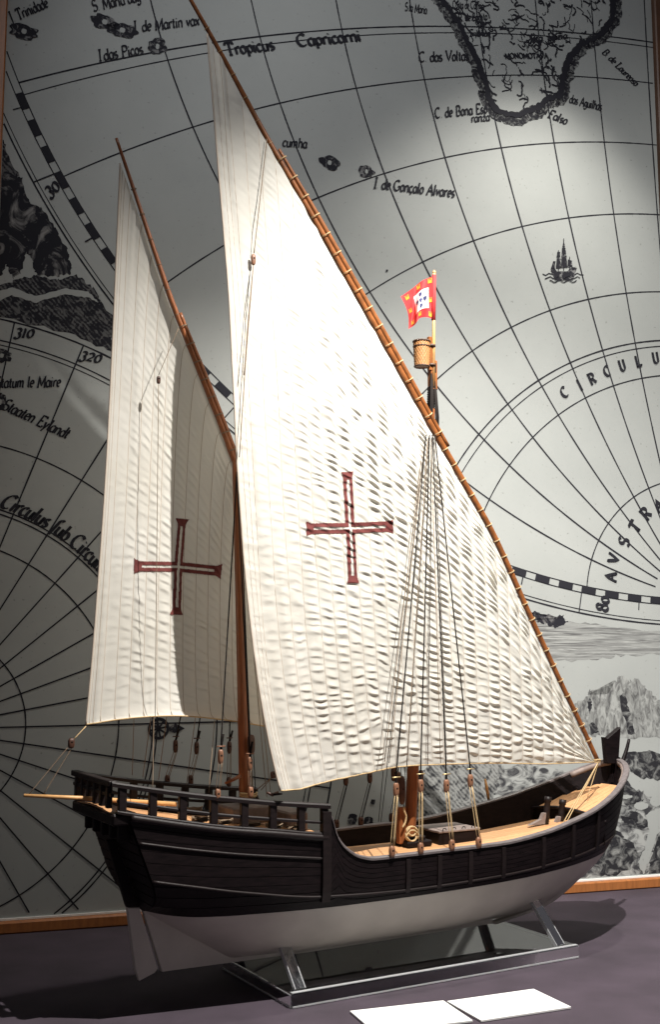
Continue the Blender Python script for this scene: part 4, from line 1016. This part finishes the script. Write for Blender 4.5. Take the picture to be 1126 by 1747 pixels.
# thin halyard and brail lines in front of and behind the main sail
for a_, b_, t0, t1, m_, r_ in (((724, 745), (656, 1300), .03, .13, 'thin', .0007), ((726, 748), (664, 1302), .03, .13, 'thin', .0007), ((730, 748), (694, 1306), .03, .14, 'thin', .0007), ((736, 748), (752, 1302), .03, .13, 'thin', .0006),
                               ((455, 237), (433, 432), .05, .075, 'thin', .0009)):
    rope('line', [sp([a_], t0)[0], sp([b_], t1)[0]], r_, m_, 12)
block(sp([(432, 443)], .078)[0], .0040, .0100, .0034, 'block')
for b_ in ((416, 640), (408, 780)): rope('line', [sp([(432, 452)], .078)[0], sp([((432+b_[0])/2 - 1, (452+b_[1])/2)], .090)[0], sp([b_], .10)[0]], .0008, 'thin', 14)
# mast lines below the sail
for a_, b_, t_ in (((683, 1300), (690, 1385), .012), ((690, 1300), (692, 1330), .010), ((655, 1305), (646, 1402), -.12), ((662, 1305), (650, 1402), -.12)):
    rope('line', [sp([a_], t_)[0], sp([b_], t_)[0]], .0007, 'shroud', 5)
block(sp([(686, 1348)], .012)[0], .0062, .026, .0048, 'dblock'); block(sp([(672, 1320)], -.02)[0], .0050, .014, .0048, 'dblock')
# tack lashing at the bow
tk = Yp[0]
for p, t_ in (((959, 1408), .05), ((964, 1409), .05), ((1003, 1360), .02), ((996, 1352), .0)):
    rope('tack_line', [tk + np.array([-.002, .004, 0]), sp([p], t_)[0]], .0010, 'rope', 8)
ropecoil((tk[0] - .002, -tk[1], tk[2] - .004), .007, 60, 'rope', 'tack_lashing', .0012, 5)
# mizzen: outrigger sheet with block
cl = sp([(146, 1239)], -.004)[0]; bl = sp([(121, 1268)], 0)[0]
rope('sheet', [cl, bl + np.array([.004, 0, .006])], .0010, 'rope', 5); block(bl, .0052, .0080, .0040, 'dblock')
rope('sheet', [bl, sp([(47, 1357)], 0)[0]], .0007, 'thin', 8); rope('sheet', [bl + np.array([.003, 0, -.004]), sp([(72, 1358)], 0)[0]], .0007, 'thin', 8)
# mizzen shrouds
mzh = sp([(402, 800)], -.038)[0]
for p, lp, t_ in (((299, 1273), (285, 1331), -.118), ((335, 1276), (325, 1331), -.122), ((391, 1275), (390, 1334), -.128)):
    up = sp([p], t_)[0]; lo = sp([lp], t_)[0]
    tackle(None, up, lo, 'dblock', 'dblock', .0006, 'thin', .0042)
    rope('shroud', [mzh, up + np.array([0, 0, .012])], .0013, 'shroud', 20); rope('shroud_tail', [up + np.array([.006, 0, .03]), up + np.array([0, 0, .010])], .0021, 'shroud', 5)
    part('toggle', tube([Lp(*(up + [-.006, .001, .017])), Lp(*(up + [.006, .001, .017]))], .0012, 6), 'dblock')
mzs = sp([(404, 805)], .012)[0]
for p, lp, t_, mb in (((376, 1291), (371, 1356), .118, 'block'), ((426, 1303), (427, 1352), .10, 'block')):
    up = sp([p], t_)[0]; lo = sp([lp], t_)[0]; tackle(None, up, lo, mb, mb, .0006, 'thin', .0042)
    rope('shroud', [mzs, up + np.array([0, 0, .012])], .0013, 'shroud', 20); rope('shroud_tail', [up + np.array([.004, 0, .035]), up + np.array([0, 0, .010])], .0021, 'shroud', 5)
    part('toggle', tube([Lp(*(up + [-.007, .001, .016])), Lp(*(up + [.007, .001, .016]))], .0012, 6), 'block')
block(sp([(428, 1270)], .02)[0], .0068, .0165, .0048, 'dblock'); rope('halyard', [sp([(408, 812)], .012)[0], sp([(426, 1256)], .02)[0]], .0012, 'shroud', 12)
for a_, b_ in (((426, 1284), (431, 1352)), ((432, 1284), (436, 1352))): rope('halyard', [sp([a_], .02)[0], sp([b_], .02)[0]], .0008, 'shroud', 4)
ropecoil(tuple(Lp(*sp([(424, 1362)], .02)[0])), .013, 60, 'rope', 'rope_coil', .0015, 4)
for a_, b_, t0, t1 in (((304, 560), (270, 640), .0, .0), ((270, 655), (264, 1222), .004, .004), ((405, 820), (455, 1360), .01, .10), ((406, 820), (462, 1358), .01, .10), ((228, 1226), (225, 1322), -.02, -.11), ((257, 1224), (243, 1326), -.02, -.11), ((284, 1223), (270, 1330), -.02, -.11), ((333, 1224), (318, 1338), -.02, -.11), ((366, 1227), (356, 1352), .0, .10), ((262, 1224), (260, 1345), .0, .09)):
    rope('line', [sp([a_], t0)[0], sp([b_], t1)[0]], .0006, 'thin', 8)
block(sp([(270, 648)], .003)[0], .0032, .0070, .0030, 'dblock')
# sheet of the main sail
shc = sp([(481, 1354)], .142)[0]; cle = sp([(465, 1356)], .125)[0]
rope('sheet', [shc, cle], .0018, 'shroud', 6); part('cleat', tube([Lp(*(cle + [-.010, 0, .004])), Lp(*cle), Lp(*(cle + [.010, 0, .004]))], [.0018, .0030, .0018], 8), 'dblock')
block(sp([(466, 1322)], .06)[0], .0050, .0060, .0030, 'dblock')
for b_ in ((437, 1348), (445, 1348)): rope('line', [sp([(464, 1326)], .06)[0], sp([b_], .04)[0]], .0007, 'thin', 5)

# ================================================================== STAND, CARDS
STD = empty('acrylic_stand', tuple(O3), PHI); tag(STD, 'clear acrylic display stand with slanted posts under the hull', 'stand')
sB = to_ship(ground([(985, 1612)], STAND_Z))[0]
s0, s1, tW = 0.0, float(sB[0]), .130
mesh_obj('base_slab', *bevbox(Lp((s0+s1)/2, 0, STAND_Z/2 + .0008), (EX, EY, EZ), ((s1-s0)/2, tW, STAND_Z/2 - .0004), .0015), 'acrylic', STD, False)
for sd in (1, -1): mesh_obj('slab_edge', *boxv(Lp((s0+s1)/2, sd*(tW - .0045), STAND_Z + .0012), (EX, EY, EZ), ((s1-s0)/2 - .002, .0036, .0005)), 'frost', STD, False)
for sd in (1, -1): mesh_obj('slab_edge', *boxv(Lp((s0+s1)/2, sd*(tW + .0004), .0024), (EX, EY, EZ), ((s1-s0)/2 - .002, .0004, .0012)), 'frost', STD, False)
for se in (s0 - .0004, s1 + .0004):
    mesh_obj('slab_edge', *boxv(Lp(se, 0, .0024), (EX, EY, EZ), (.0004, tW - .002, .0012)), 'frost', STD, False)
    mesh_obj('slab_edge', *boxv(Lp(se, 0, STAND_Z - .0018), (EX, EY, EZ), (.0004, tW - .002, .0010)), 'frost', STD, False)
for s_ in (.022, s1 - .035):
    for sd in (1, -1):
        z1 = .082 if s_ < .1 else .100; ft = .118; 
        tt = .060 if s_ < .1 else .056
        a = Lp(s_, sd*ft, STAND_Z + .0006); b = Lp(s_ + (.0 if s_ < .1 else -.012), sd*(tt), z1); d = b - a; ln = np.linalg.norm(d); d /= ln
        u = np.cross(d, EX); u /= np.linalg.norm(u); v = np.cross(u, d)
        PO = mesh_obj('post', *bevbox((a+b)/2, (v, u, d), (.0085, .004, ln/2), .0008), 'acrylic', STD, False)
        for e_ in (1, -1): mesh_obj('post_edge', *boxv((a+b)/2 + v*e_*.0092, (v, u, d), (.0006, .0036, ln/2 - .001)), 'frost', PO, False)
cards = [[(597, 1729), (757, 1711), None, None], [(763, 1712), (911, 1691), (963, 1724), (820, 1747)]]
P2_ = ground(cards[1]); e1 = P2_[1] - P2_[0]; e1 /= np.linalg.norm(e1)
for px2, lab in (((cards[0][0], cards[0][1]), 'blank white card nearer the middle of the stand, cut by the picture edge'), ((cards[1][0], cards[1][1]), 'blank white card on the plinth, the right one of two')):
    A_, B_ = ground(px2); ex = B_ - A_; wdt = np.linalg.norm(ex); ex /= wdt; ey = np.array([ex[1], -ex[0], 0])
    o = mesh_obj('label_card', *bevbox((0, 0, .002), (EX, EY, EZ), (wdt/2, .052, .0016), .0004), 'card', None, False)
    cc_ = (A_ + B_)/2 + ey*.052; o.location = (cc_[0], cc_[1], .0004); o.rotation_euler = (0, 0, math.atan2(ex[1], ex[0])); tag(o, lab, 'card', 'blank cards on the plinth')
